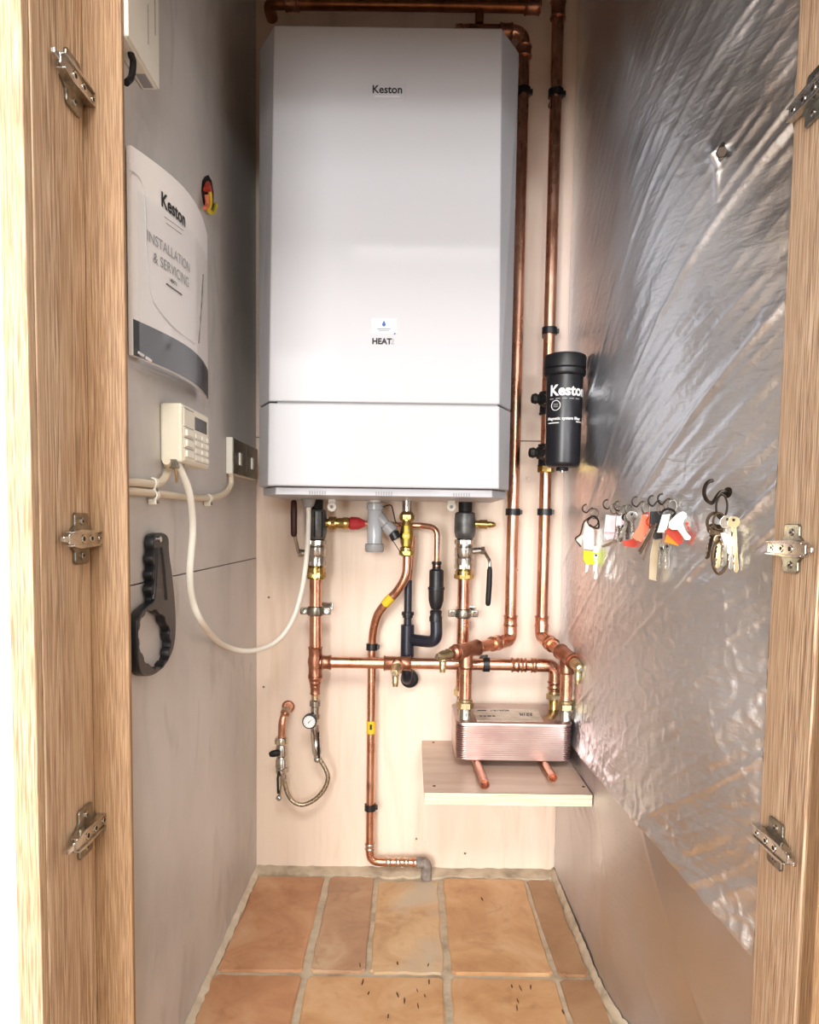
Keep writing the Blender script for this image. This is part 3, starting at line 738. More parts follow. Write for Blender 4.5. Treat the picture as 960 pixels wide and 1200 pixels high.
# munsen ring clamps
def ring_clamp(c, label):
    t = thing('ring_clamp', label, 'pipe clamp', c, 'zinc ring clamps under the ball valves')
    bm = bmesh.new(); lathe(bm, c + dn * -0.0075, c + dn * 0.0075, [(0, .0118), (0, .0142), (.2, .0152), (.8, .0152), (1, .0142), (1, .0118)], 24, False); link('ring', bm, 'steel', t)
    cyl('rubber_liner', c - dn * 0.0085, c + dn * 0.0085, 0.0122, 'matt_black', t)
    for s in (-1, 1):
        e = c + rt * s * 0.0205; boxo('lug', e - Vector((0.007, 0.004, 0.0062)), e + Vector((0.007, 0.004, 0.0062)), 'steel', t, bevel=0.002)
        cyl('screw', e + Vector((0, -0.0075, 0)), e + Vector((0, 0.004, 0)), 0.0045, 'chrome', t, 0.001)
    cyl('wall_stem', c + Vector((0, 0.014, 0)), Vector((c.x, -0.006, c.z)), 0.005, 'steel', t)
    bm = bmesh.new(); box(bm, (c.x - 0.010, -0.008, c.z - 0.004), (c.x + 0.026, -0.001, c.z + 0.010)); link('wall_plate', bm, 'chrome', t, False, 0.002)
ring_clamp(Vector((XV, YP, P(370, 716).z)), 'zinc ring clamp on the copper pipe below the left ball valve')
ring_clamp(Vector((XR1, YR, P(543, 719, YR).z)), 'zinc ring clamp on the copper pipe below the right ball valve')

# ------------------------------------------------------------------ ball valves under the boiler
def valve(xc, tops, lever_side, label, dark_rib, y0):
    """tops: pixel rows of (boiler, union end, dark body end, ball body end, nut end)"""
    z = [P(px, py, y0).z for px, py in tops]; x = xc; V = lambda zz, dx=0, dy=0: Vector((x + dx, y0 + dy, zz))
    t = thing('ball_valve', label, 'valve', V(z[3]), 'ball valves hanging under the boiler')
    cyl('union', V(z[0]), V(z[1]), 0.0125, 'matt_black', t, 0.001)
    latheo('test_body', V(z[1]), V(z[2]), [(0, .0150), (.06, .0185), (.3, .0195), (.75, .0195), (.95, .0175), (1, .0150)], 'dark_grey', t)
    if dark_rib:
        for a in (-0.7, 0.0, 0.7):
            e = Vector((x + math.sin(a) * 0.0195, y0 - math.cos(a) * 0.0195, 0)); cyl('rib', Vector((e.x, e.y, z[1] - 0.004)), Vector((e.x, e.y, z[2] + 0.004)), 0.0013, 'matt_black', t, 0.0003, 8)
    h = z[2] - z[3]
    latheo('ball_body', V(z[2]), V(z[3]), [(0, .0135), (.05, .0165), (.22, .0168), (.25, .0150), (.3, .0178), (.55, .0182), (.6, .0165), (.64, .0175), (.95, .0168), (1, .0140)], 'nickel', t)
    nut(V((z[2] * 0.93 + z[3] * 0.07) - 0.002), dn, 0.009, 0.0185, 'nickel', t, 'hex_collar'); nut(V(z[3] + 0.006), dn, 0.009, 0.018, 'nickel', t, 'hex_collar')
    latheo('compression_nut', V(z[3]), V(z[4]), [(0, .0145), (.1, .0165), (.55, .0165), (.6, .0135), (.7, .0158), (.95, .0158), (1, .0120)], 'brass', t, hexn=0)
    nut(V((z[3] + z[4]) / 2 - 0.003), dn, (z[3] - z[4]) * 0.5, 0.0182, 'brass', t, 'hex_nut')
    return t, z, V
t, z, V = valve(XV, ((373, 582), (372, 597), (372, 632), (371, 664), (370, 679)), -1, 'left ball valve under the boiler, its black lever standing upright', True, YP)
k = P(352, 648, YP - 0.012)
cyl('spindle', V((z[2] + z[3]) / 2, 0, 0), k, 0.0062, 'nickel', t); nut(k, rt, 0.006, 0.0078, 'nickel', t, 'spindle_nut')
tubeo('lever_arm', [k + rt * 0.002, k - rt * 0.003, P(346, 630, YP - 0.03), P(345, 622, YP - 0.032)], 0.0030, 'nickel', t, fil=0.006)
bm = bmesh.new(); tube(bm, [P(344.5, y, YP - 0.032) for y in (586, 588, 600, 615, 626, 629)], [0.003, 0.0052, 0.0058, 0.0056, 0.0055, 0.0035], 12)
link('lever_grip', bm, 'rubber', t)
t, z, V = valve(XR1, ((544, 584), (545, 600), (545, 631), (544, 668), (544, 679)), 1, 'right ball valve under the boiler, its lever hanging downward', False, YR)
k = P(566, 645, YR - 0.010)
cyl('spindle', V((z[2] + z[3]) / 2 + 0.004, 0, 0), k, 0.0062, 'nickel', t); nut(k, rt, 0.007, 0.0080, 'nickel', t, 'spindle_nut')
tubeo('lever_arm', [k + rt * 0.001, k + rt * 0.004 + dn * 0.004, P(574, 657, YR - 0.03), P(574.5, 668, YR - 0.032)], 0.0030, 'nickel', t, fil=0.006)
bm = bmesh.new(); tube(bm, [P(x, y, YR - 0.032) for x, y in ((574.5, 664), (574, 668), (573.5, 685), (572.5, 700), (572, 708), (571.7, 710))], [0.003, 0.0048, 0.0052, 0.0050, 0.0046, 0.0025], 12)
link('lever_grip', bm, 'matt_black', t)
t2 = latheo('test_point', Vector((XR1 + 0.016, YR, P(560, 614, YR).z)), P(581, 615, YR), [(0, .0065), (.25, .0065), (.26, .0080), (.6, .0085), (.62, .0055), (.75, .0062), (.9, .0050), (1, .0025)], 'brass', t)

# pressure relief valve and its discharge pipe
c0 = Vector((XV + 0.017, YP, P(390, 613).z)); c1 = Vector((P(410, 614).x, YP, c0.z)); c2 = Vector((P(428, 614).x, YP, c0.z))
t = thing('relief_valve', 'brass pressure relief valve with a red cap beside the left ball valve', 'valve', c0)
latheo('body', c0, c1, [(0, .0075), (.12, .0080), (.14, .0115), (.45, .0118), (.48, .0092), (.7, .0096), (.74, .0108), (.95, .0108), (1, .009)], 'brass', t)
nut(c0.lerp(c1, 0.32), rt, 0.008, 0.0128, 'brass', t)
latheo('red_cap', c1, c2, [(0, .0110), (.1, .0118), (.55, .0112), (.9, .0070), (1, .0060)], 'red', t, seg=12, ang=10)
t = thing('discharge_pipe', 'thin copper discharge pipe arching from the relief valve over to the black tundish', 'pipe', c2)
zq = P(440, 615).z; XD = P(512, 655).x
tubeo('pipe', [c2 - rt * 0.001, Vector((P(480, 616).x, YP + 0.015, zq)), Vector((P(494, 618).x, YP + 0.012, zq)), Vector((XD, YP, zq - 0.004)), Vector((XD, YP, P(512, 664).z))], 0.0052, 'copper', t, fil=[0.008, 0.003, 0.036], seg=14)

# condensate trap
xc = P(439.5, 600).x; V = lambda y, dx=0, dy=0: Vector((xc + dx, YP + dy, P(440, y).z))
t = thing('condensate_trap', 'translucent grey condensate trap with a side arm under the middle of the boiler', 'trap', V(640))
cyl('top_nut', V(582), V(590), 0.0105, 'white_plastic', t)
latheo('body', V(589), V(640), [(0, .0125), (.02, .0150), (.16, .0150), (.18, .0128), (.2, .0135), (.5, .0132), (.52, .0138), (.9, .0132), (1, .013)], 'clear_grey', t)
latheo('bottom_cap', V(637), V(647), [(0, .0150), (.1, .0172), (.8, .0172), (1, .0150)], 'grey_plastic', t, seg=20)
a0, a1, a2 = V(600), P(461, 624, YP - 0.008), P(464.5, 631, YP - 0.009)
latheo('side_arm', a0, a1, [(0, .006), (.3, .0110), (.6, .0085), (.65, .0115), (.98, .0120), (1, .0100)], 'grey_plastic', t)
cyl('arm_cap', a1, a1 + (a2 - a1) * 1.1, 0.0095, 'black', t)
tubeo('wire_bail', spline([P(449, 594, YP - 0.016), P(458, 592, YP - 0.016), P(461, 600, YP - 0.018), P(464, 612, YP - 0.02), P(470, 616, YP - 0.016)]), 0.0011, 'wire_dark', t, seg=8)
tubeo('wire_bail', spline([P(460, 633, YP - 0.016), P(468, 645, YP - 0.015), P(473, 651, YP - 0.014)]), 0.0008, 'wire_dark', t, seg=8)

# gas cock and gas pipe
xg = P(477, 600).x; V = lambda y, dy=0: Vector((xg, YP + dy, P(477, y).z))
t = thing('gas_cock', 'brass gas cock with a yellow handle above the S-bent copper pipe', 'valve', V(648))
cyl('union', V(583), V(600), 0.0085, 'nickel', t)
latheo('body', V(600), V(652), [(0, .0095), (.03, .0115), (.2, .0120), (.22, .0085), (.3, .0098), (.5, .0128), (.7, .0110), (.78, .0090), (.8, .0118), (.97, .0118), (1, .009)], 'brass', t)
nut(V(606), dn, 0.010, 0.0135, 'brass', t); nut(V(648), dn, 0.009, 0.0135, 'brass', t)
c = P(476, 628, YP - 0.014); cyl('handle_boss', c + Vector((0, 0.010, 0)), c + Vector((0, -0.005, 0)), 0.0068, 'yellow_paint', t, 0.0015)
boxo('handle', c + Vector((-0.0038, -0.004, -0.019)), c + Vector((0.0038, 0.0, 0.019)), 'yellow_paint', t, bevel=0.0018, seg=3)
cyl('screw', c + Vector((0, -0.004, 0)), c + Vector((0, -0.0068, 0)), 0.0026, 'brass', t)
YG = -0.030
xg2 = at(435, 850, Y=YG).x; zf = at(440, 1010, Y=YG).z; xe = at(500, 1010, Y=YG).x
t = thing('gas_pipe', 'S-bent copper gas pipe with yellow tape running down to the floor', 'pipe', Vector((xg2, YG, zf)))
up = [P(477, 650), P(477, 662), P(475, 676), P(466, 692, -0.060), P(453, 706, -0.052), P(443, 720, -0.044), P(438.5, 735, -0.036), Vector((xg2 + 0.001, YG, P(437, 750).z))]
tubeo('pipe', spline(up, 6) + fillet([Vector((xg2, YG, at(437, 765, Y=YG).z)), Vector((xg2, YG, zf)), Vector((xe - 0.012, YG, zf))], 0.020), 0.0079, 'copper', t)
j = zf + 0.030; sleeve(Vector((xg2, YG, j)), dn, 0.012, 0.0088, 'solder', t)
for k in (0.33, 0.50, 0.64, 0.8): sleeve(Vector((xg2 + (xe - xg2) * k, YG, zf)), rt, 0.011, 0.0090, 'solder' if k < 0.7 else 'copper', t)
tubeo('wrapped_bend', [Vector((xe - 0.020, YG, zf)), Vector((xe, YG, zf)), Vector((xe, YG, -0.003))], 0.0102, 'grey_wrap', t, fil=0.014)
a, b = P(457, 702, -0.054), P(451, 710, -0.050)
tp = spline(up, 6); best = min(range(len(tp)), key=lambda i: (tp[i] - at(454, 702, Y=-0.052)).length)
link('yellow_tape', tube(bmesh.new(), tp[best - 2:best + 3], 0.0085, 16), 'yellow_tape', t)
zz = at(434, 852, Y=YG).z; cyl('yellow_tape', Vector((xg2, YG, zz - 0.012)), Vector((xg2, YG, zz + 0.012)), 0.0085, 'yellow_tape', t, 0.0001)
for zz2, zc in ((zz, 0),): boxo('tape_print', Vector((xg2 - 0.002, YG - 0.0089, zz - 0.003)), Vector((xg2 + 0.002, YG - 0.0083, zz + 0.007)), 'print_black', t)
pipe_clip(Vector((xg2, YG, at(437, 758, Y=YG).z)), dn, 0.0079, 'black clip on the gas pipe, just above the horizontal pipe')
pipe_clip(Vector((xg2, YG, at(434, 946, Y=YG).z)), dn, 0.0079, 'black clip near the bottom of the gas pipe')

# black condensate pipework
YK = -0.034
xk = at(478, 720, Y=YK).x; V = lambda y, dy=0: Vector((xk, YK + dy, at(478, y, Y=YK).z))
t = thing('condensate_pipe', 'black plastic condensate pipe with a U-bend feeding into the wall', 'pipe', V(795))
cyl('pipe', V(680), V(740), 0.0072, 'condensate', t)
cyl('socket', V(732), V(770), 0.0125, 'condensate', t, 0.001)
for y, hh in ((719, 2), (722, 2)): cyl('collar', V(y - hh), V(y + hh), 0.0115 if y == 719 else 0.0095, 'black', t)
tubeo('pipe', [V(765), V(790), V(797) + Vector((0, 0.01, -0.002)), Vector((xk + 0.004, -0.003, V(797).z))], 0.0105, 'condensate', t, fil=0.012)
c = Vector((at(480, 796, Y=-0.02).x, -0.022, at(480, 796, Y=-0.02).z)); latheo('wall_elbow', c, c + Vector((0, 0.021, 0)), [(0, .0130), (.1, .0165), (.9, .0165), (1, .0155)], 'black', t)
zu = at(512, 753, Y=YP).z
tubeo('bend', [Vector((xk + 0.006, YK, zu)), Vector((XD + 0.002, YP, zu)), Vector((XD + 0.001, YP + 0.003, at(512, 728, Y=YP).z))], 0.0110, 'condensate', t, fil=0.022, seg=20)
t2 = thing('copper_stub', 'short copper pipe dropping behind the gas pipe into the black pipe', 'pipe', at(480, 682, Y=YK))
tubeo('pipe', [Vector((at(483, 640, Y=-0.042).x, -0.042, at(482, 628, Y=-0.042).z)), Vector((xk + 0.004, -0.036, at(480, 662, Y=YK).z)), V(681)], 0.0058, 'copper', t2, fil=0.02)
V = lambda y: Vector((XD, YP + 0.003, at(512, y, Y=YP).z))
t = thing('tundish', 'black dry tundish between the thin copper pipe and the black U-bend', 'tundish', V(728))
latheo('inlet_nut', V(658), V(668), [(0, .0085), (.3, .0092), (.4, .0075), (1, .0080)], 'black', t)
latheo('upper_body', V(667), V(690), [(0, .010), (.08, .0130), (.9, .0130), (1, .0140)], 'black', t)
latheo('lower_body', V(688), V(714), [(0, .0150), (.12, .0152), (.14, .0140), (.6, .0136), (.85, .0110), (1, .0085)], 'black', t)
latheo('outlet_nut', V(715), V(729), [(0, .0090), (.15, .0112), (.4, .0100), (.6, .0118), (.95, .0116), (1, .0100)], 'black', t)

# ------------------------------------------------------------------ filling loop and gauge
YL = -0.055; Q = lambda x, y, Y=YL: at(x, y, Y=Y)
t = thing('pressure_gauge', 'round pressure gauge with a white dial on the pipe below the copper tee', 'gauge', Q(363, 846))
xm = Q(369, 820).x
cyl('pipe_tail', Vector((XV, YP, P(369, 812).z)), Vector((XV, YP, P(369, 832).z)), 0.0070, 'brass_dull', t)
latheo('connector', Vector((XV, YP, P(369, 819).z)), Vector((XV, YP, P(369, 842).z)), [(0, .0060), (.1, .0098), (.35, .0100), (.4, .0078), (.75, .0078), (.8, .0096), (1, .0092)], 'nickel', t)
g = Q(362.5, 846, YP - 0.020)
latheo('gauge_case', g + Vector((0, 0.018, 0)), g, [(0, .0100), (.2, .0128), (.9, .0132), (.98, .0128), (1, .0116)], 'black', t, seg=32)
cyl('gauge_dial', g + Vector((0, 0.001, 0)), g + Vector((0, -0.0007, 0)), 0.0108, 'print_white', t, 0.0001, 32)
nd = Vector((math.sin(0.75), 0, math.cos(0.75))); sd = Vector((math.cos(0.75), 0, -math.sin(0.75))); gg = g + Vector((0, -0.0009, 0))
prismo('needle', [gg - nd * 0.003 + sd * 0.0007, gg - nd * 0.003 - sd * 0.0007, gg + nd * 0.0085], (0, -1, 0), 0.0004, 'print_black', t)
bm = bmesh.new()
for i in range(11):
    a = -2.3 + 4.6 * i / 10; d = Vector((math.sin(a), 0, math.cos(a))); s_ = Vector((d.z, 0, -d.x)) * 0.0003
    prism(bm, [gg + d * 0.0082 - s_, gg + d * 0.0082 + s_, gg + d * 0.0100 + s_, gg + d * 0.0100 - s_], (0, -1, 0), 0.0003)
link('dial_marks', bm, 'print_black', t, False)
t = thing('filling_valve', 'nickel filling valve with a slim lever hanging below the gauge', 'valve', Q(371, 880))
latheo('body', Q(369, 851), Q(372, 890), [(0, .0080), (.2, .0085), (.25, .0065), (.5, .0072), (.55, .0085), (.8, .0085), (.85, .0065), (1, .0060)], 'nickel', t)
tubeo('lever', [Q(373, 858, YL - 0.012), Q(373.5, 875, YL - 0.014), Q(374, 888, YL - 0.012)], 0.0020, 'matt_black', t, seg=8)
tubeo('lever', [Q(365, 858, YL - 0.012), Q(367, 875, YL - 0.014), Q(370, 888, YL - 0.012)], 0.0022, 'chrome', t, seg=8)
sphereo('spindle', Q(372, 890, YL - 0.004), 0.0066, 'nickel', t)
t = thing('braided_hose', 'braided steel hose hanging in a loop between the two filling valves', 'hose', Q(355, 944))
hp = spline([Q(372, 887), Q(376, 892), Q(382, 902), Q(384.5, 912), Q(380, 925), Q(369, 937), Q(355, 943), Q(343.5, 939), Q(336.5, 928), Q(333, 914), Q(332, 902)], 8)
tubeo('braid', hp, 0.0042, 'braid', t, seg=12)
for i, j2 in ((0, 6), (len(hp) - 8, len(hp) - 1)): link('ferrule', tube(bmesh.new(), hp[i:j2 + 1], 0.0056, 12), 'nickel', t)
t = thing('stop_valve', 'chrome stop valve with a small black handle on a copper bend at lower left', 'valve', Q(329, 890))
tubeo('copper_bend', [Q(338, 828, -0.002), Q(338, 829, -0.030), Q(331, 842), Q(330, 868)], 0.0070, 'copper', t, fil=0.02)
sleeve(Q(335, 834, -0.045), Q(331, 842) - Q(338, 829, -0.030), 0.010, 0.0082, 'solder', t)
latheo('flange', Q(338, 828, -0.008), Q(338, 828, -0.001), [(0, .008), (.5, .0115), (1, .0125)], 'copper_dull', t)
latheo('body', Q(329.5, 864), Q(330, 908), [(0, .0095), (.03, .0110), (.16, .0110), (.18, .0075), (.3, .0100), (.48, .0105), (.52, .0075), (.6, .0105), (.78, .0110), (.8, .0085), (.9, .0105), (1, .0080)], 'nickel', t)
nut(Q(329.5, 869), dn, 0.010, 0.0122, 'brass_dull', t); nut(Q(331, 902), dn, 0.008, 0.0118, 'nickel', t)
k = Q(329, 883); latheo('spindle', k, Q(322, 883, YL - 0.008), [(0, .005), (1, .004)], 'nickel', t)
bm = bmesh.new(); tube(bm, [Q(316, 884.5, YL - 0.012), Q(319, 883.5, YL - 0.012), Q(324, 882.5, YL - 0.012), Q(328, 883, YL - 0.012)], [0.0040, 0.0062, 0.0066, 0.004], 10); link('handle', bm, 'matt_black', t)
tubeo('lower_lever', [Q(327, 904, YL - 0.01), Q(325.5, 912, YL - 0.014), Q(326, 930, YL - 0.014)], 0.0020, 'matt_black', t, seg=8)
tubeo('lower_link', [Q(330, 906, YL - 0.01), Q(330, 920, YL - 0.012), Q(327, 934, YL - 0.012)], 0.0022, 'nickel', t, seg=8)
sphereo('link_end', Q(327, 935, YL - 0.012), 0.0058, 'chrome', t)
# ------------------------------------------------------------------ shelf and plate heat exchanger
SX0, SX1, SY = at(497.5, 929, Y=-0.287).x, 0.2855, -0.287
t = thing('wall_shelf', 'plywood shelf board with a pale cut front edge, under the plate exchanger', 'shelf', (0.16, 0, 0.248))
boxo('shelf_board', (SX0, SY + 0.0006, 0.2390), (SX1, -0.0005, 0.2570), 'shelf_top', t)
zz = 0.2388
for i, hgt in enumerate((0.0034, 0.0030, 0.0052, 0.0030, 0.0034)):
    boxo('ply_layer', (SX0 + 0.0003 * (i % 2), SY - 0.0004 * ((i + 1) % 2), zz), (SX1, SY + 0.002, zz + hgt - 0.0002), 'ply_edge', t); zz += hgt + 0.0001
for px, py in ((509, 921), (508, 870), (684, 922)):
    p = at(px, py, Z=0.2572); cyl('screw_head', p - Vector((0, 0, 0.001)), p + Vector((0, 0, 0.0006)), 0.0026, 'wire_dark', t, 0.0002, 12)
for x0, px, lab in ((at(569, 922, Z=0.264).x, 569, 'left of the two short copper pipe offcuts propping up the exchanger'), (at(648, 912, Z=0.264).x, 648, 'right of the two short copper pipe offcuts propping up the exchanger')):
    yf = at(px, 920 if px == 569 else 912, Z=0.264).y
    o = link('pipe_offcut', lathe(bmesh.new(), (x0 - 0.008 if px == 569 else x0 - 0.006, -0.04, 0.2648), (x0, yf, 0.2648), [(0, 0.0076), (1, 0.0076), (1, 0.0066), (0.9, 0.0066)], 24), 'copper_dull')
    tag(o, lab, 'pipe', 'copper offcuts under the exchanger')
HX0, HX1 = at(534, 870, Y=-0.170).x, at(671.5, 870, Y=-0.170).x; HY0, HY1 = -0.170, -0.028
ZB_, ZT_ = 0.2726, 0.2726 + 0.0645
t = thing('plate_exchanger', 'steel brazed plate heat exchanger box standing on the plywood shelf', 'heat exchanger', ((HX0 + HX1) / 2, -0.10, ZB_))
def rrect(x0, x1, y0, y1, r, z, n=6):
    out = []
    for cx_, cy_, a0 in ((x1 - r, y1 - r, 0), (x0 + r, y1 - r, 90), (x0 + r, y0 + r, 180), (x1 - r, y0 + r, 270)):
        for i in range(n + 1): a = math.radians(a0 + 90 * i / n); out.append(Vector((cx_ + r * math.cos(a), cy_ + r * math.sin(a), z)))
    return out
npl = 16; hh = (ZT_ - ZB_ - 0.004) / npl
def loft(bm, secs):
    rows = [[bm.verts.new(p) for p in s] for s in secs]; n = len(rows[0])
    for a, b in zip(rows, rows[1:]):
        for i in range(n): bm.faces.new((a[i], a[(i + 1) % n], b[(i + 1) % n], b[i]))
    bm.faces.new(rows[0][::-1]); bm.faces.new(rows[-1])
for i in range(npl):
    z0 = ZB_ + i * hh; bm = bmesh.new()
    loft(bm, [rrect(HX0 + 0.0002, HX1 - 0.0002, HY0 + 0.0001, HY1, 0.0190, z0), rrect(HX0, HX1, HY0, HY1, 0.0150, z0 + hh * 0.5), rrect(HX0 + 0.0002, HX1 - 0.0002, HY0 + 0.0001, HY1, 0.0190, z0 + hh)])
    link('plate', bm, 'exchanger', t, ang=60)
bm = bmesh.new(); loft(bm, [rrect(HX0 - 0.0006, HX1 + 0.0006, HY0 - 0.0006, HY1, 0.0155, ZT_ - 0.004), rrect(HX0 - 0.0006, HX1 + 0.0006, HY0 - 0.0006, HY1, 0.0155, ZT_ - 0.001), rrect(HX0 + 0.001, HX1 - 0.001, HY0 + 0.001, HY1, 0.014, ZT_)])
link('top_plate', bm, 'exchanger', t, ang=60)
q = [at(553, 831, Z=ZT_), at(630, 831, Z=ZT_), at(637, 846, Z=ZT_), at(559, 845, Z=ZT_)]
lbp = prismo('data_label', [p + Vector((0, 0, 0.0001)) for p in q], (0, 0, 1), 0.0004, 'tag_beige', t); lbp.data.materials[0] = M['nickel']
bm = bmesh.new()
def glyph(px, py, s, pat):
    for r_, row in enumerate(pat):
        for c_, ch in enumerate(row):
            if ch != ' ':
                p = at(px + c_ * s, py + r_ * s, Z=ZT_ + 0.0006); box(bm, (p.x - 0.0007 * s, p.y - 0.0022 * s, p.z - 0.0002), (p.x + 0.0007 * s, p.y + 0.0022 * s, p.z + 0.0001))
glyph(576, 832.2, 1.0, ['## ### # ### ## # ###', '#  # # #   # #  # # #'])
glyph(609, 836.0, 1.1, ['## # #  ### ##', ' ### #  #   # ', ' # # #  ### ##'])
glyph(560, 832.5, 1.2, ['#########']); glyph(563, 839, 1.5, ['## ## ### ##'])
link('label_print', bm, 'print_black', t, False)['kind'] = 'stuff'
for nm, x, y in (('front', XFL, YHF), ('back', XR1, YR), ('front', XFR, YHF), ('back', XRB, YP)):
    b = Vector((x, y, ZT_ - 0.001)); up_ = Vector((0, 0, 1))
    pt = latheo('port', b, b + up_ * 0.020, [(0, .0112), (.1, .0104), (1, .0104)], 'nickel' if x != XRB else 'brass', t)
    latheo('union_nut', b + up_ * 0.018, b + up_ * 0.036, [(0, .0118), (.06, .0132), (.5, .0132), (.52, .0118), (.62, .0128), (.9, .0128), (1, .0110)], 'brass_dull', pt)
    nut(b + up_ * 0.0245, up_, 0.012, 0.0150, 'brass_dull', pt, 'hex_nut')

# ------------------------------------------------------------------ magnetic filter
YM = -0.168
cx_ = at(661, 480, Y=YM).x; zt_, zb_ = at(661, 416, Y=YM).z, at(659, 548, Y=YM).z
V = lambda z: Vector((cx_, YM, z)); HH = zt_ - zb_; RM = 0.0298
t = thing('magnetic_filter', 'black cylindrical magnetic system filter with white lettering by the foil wall', 'filter', V(zb_))
latheo('canister', V(zb_), V(zt_ - 0.022), [(0, .020), (.004, .024), (.02, .0272), (.05, .0282), (.98, RM), (1, .0290)], 'satin_black', t, seg=48)
latheo('screw_cap', V(zt_ - 0.036), V(zt_), [(0, .0300), (.05, .0325), (.12, .0338), (.3, .0338), (.34, .0322), (.38, .0338), (.85, .0338), (.95, .0325), (1, .028)], 'black', t, seg=48)
cyl('drain_plug', V(zb_ - 0.005), V(zb_ + 0.002), 0.010, 'matt_black', t); cyl('drain_nipple', V(zb_ - 0.008), V(zb_ - 0.004), 0.0035, 'chrome', t)
zz = at(661, 463, Y=YM - 0.03).z
a_face = math.atan2(cx_ - EYE[0], -(EYE[1] - YM)) ; a_face = -math.atan((cx_ - EYE[0]) / (YM - EYE[1]))
def fl_text(s, size, y_px, a0, m='print_white', bold=0.0, al='LEFT', rad=RM + 0.0002):
    text('lettering', s, size, (0, 0, at(661, y_px, Y=YM - 0.03).z), rt, (0, 0, 1), m, t, bold=bold, align=al, bend=((cx_, YM), rad, a0))
fl_text('Keston', 0.0235, 462.5, a_face - 0.84, bold=0.0007)
fl_text('Magnetic system filter', 0.0068, 491.5, a_face - 0.98, bold=0.00012)
for y_px, a0, a1 in ((466.5, -0.85, 0.9), (495, -0.95, -0.25), (493.5, 0.72, 1.15)):
    bm = bmesh.new(); z_ = at(661, y_px, Y=YM - 0.03).z; n = 14; rr = RM + 0.0002
    rows = [[bm.verts.new((cx_ + math.sin(a_face + a0 + (a1 - a0) * i / n) * (rr + e), YM - math.cos(a_face + a0 + (a1 - a0) * i / n) * (rr + e), z_ + h)) for e, h in ((-0.0005, -0.0007), (0.0001, -0.0007), (0.0001, 0.0007), (-0.0005, 0.0007))] for i in range(n + 1)]
    for i in range(n):
        if y_px > 467 or i % 3 != 2:
            for k_ in range(4): bm.faces.new((rows[i][k_], rows[i][(k_ + 1) % 4], rows[i + 1][(k_ + 1) % 4], rows[i + 1][k_]))
    link('small_print', bm, 'print_grey' if y_px < 467 else 'print_white', t, False)
bm = bmesh.new(); z_ = at(661, 474.5, Y=YM - 0.03).z; ac = a_face - 0.46; rr = RM + 0.0003; pts = []
for i in range(28):
    a = 2 * PI * i / 28; aa = ac + math.cos(a) * 0.0078 / rr; pts.append(Vector((cx_ + math.sin(aa) * rr, YM - math.cos(aa) * rr, z_ + math.sin(a) * 0.0078)))
tube(bm, pts, 0.0006, 6, True); link('ring_emblem', bm, 'print_white', t)
for dz in (-0.0022, 0, 0.0022):
    aa = [ac - 0.13, ac, ac + 0.13]; link('emblem_line', tube(bmesh.new(), [Vector((cx_ + math.sin(a) * rr, YM - math.cos(a) * rr, z_ + dz)) for a in aa], 0.0006, 6), 'print_grey', t)
for y_px, px in ((468, 629), (531, 626)):
    Yv = -0.085; k = at(px + 9, y_px, Y=Yv); z_ = k.z
    vb = latheo('valve_body', Vector((XB, YW - 0.004, z_)), Vector((cx_, YM + 0.024, z_)), [(0, .0135), (.25, .0135), (.3, .011), (.55, .0125), (.9, .0125), (1, .011)], 'black', t)
    sleeve(Vector((XB, YW, z_)), dn, 0.040, 0.0138, 'matt_black', t, 'tee')
    c = Vector((XB + 0.002, Yv, z_)); e = at(px - 6, y_px, Y=Yv - 0.006); e.z = z_
    latheo('valve_knob', c, e, [(0, .0065), (.5, .0065), (.52, .0105), (.62, .0110), (.66, .0078), (.76, .0080), (.80, .0095), (.97, .0078), (1, .0045)], 'matt_black', t, seg=12, ang=20)
    cyl('knob_stem', c + rt * -0.009, c + rt * -0.014, 0.0080, 'nickel', t)
nut(Vector((XB, YW, at(638, 549, Y=YW).z)), dn, 0.016, 0.0150, 'brass', t, 'union_nut')

# ------------------------------------------------------------------ left wall: programmer, switch, cables
WX = XL
def wp(px, py, x=WX): return at(px, py, X=x)
n_, f_ = wp(187, 505), None
yn = n_.y; xf = WX + 0.026; yf = at(245, 510, X=xf).y
z1, z0 = at(210, 470, X=xf).z, at(210, 541, X=xf).z
t = thing('heating_programmer', 'cream heating programmer with a dark display and buttons on the left wall', 'programmer', (WX, (yn + yf) / 2, z0))
boxo('case', (WX + 0.0005, yn, z0), (xf, yf, z1), 'cream', t, bevel=0.0035, seg=3)
W_ = yf - yn; H_ = z1 - z0; fp = lambda u, v, o=0.0: Vector((xf + o, yn + W_ * u, z1 - H_ * v))
def face_box(nm, u0, v0, u1, v1, th, m, par, bev=0.0008): return boxo(nm, fp(u0, v1, -0.001), fp(u1, v0, th), m, par, bevel=bev)
face_box('fascia', 0.05, 0.07, 0.95, 0.96, 0.0008, 'cream', t); face_box('display', 0.42, 0.13, 0.88, 0.37, 0.0012, 'display', t)
face_box('brand_strip', 0.08, 0.06, 0.38, 0.075, 0.0011, 'print_grey', t, 0)
for i in range(3): face_box('large_button', 0.09, 0.42 + i * 0.18, 0.32, 0.53 + i * 0.18, 0.0032, 'cream_key', t); face_box('button_rule', 0.05, 0.375 + i * 0.18, 0.36, 0.39 + i * 0.18, 0.0011, 'print_grey', t, 0)
for j, u in enumerate((0.45, 0.69, 0.88)):
    for i in range(4): face_box('small_button', u - 0.01, 0.43 + i * 0.13, u + (0.16 if j < 2 else 0.07), 0.51 + i * 0.13, 0.0016, 'cream_key', t)
for i in range(4): face_box('button_rule', 0.42, 0.525 + i * 0.13, 0.94, 0.532 + i * 0.13, 0.0010, 'print_grey', t, 0)
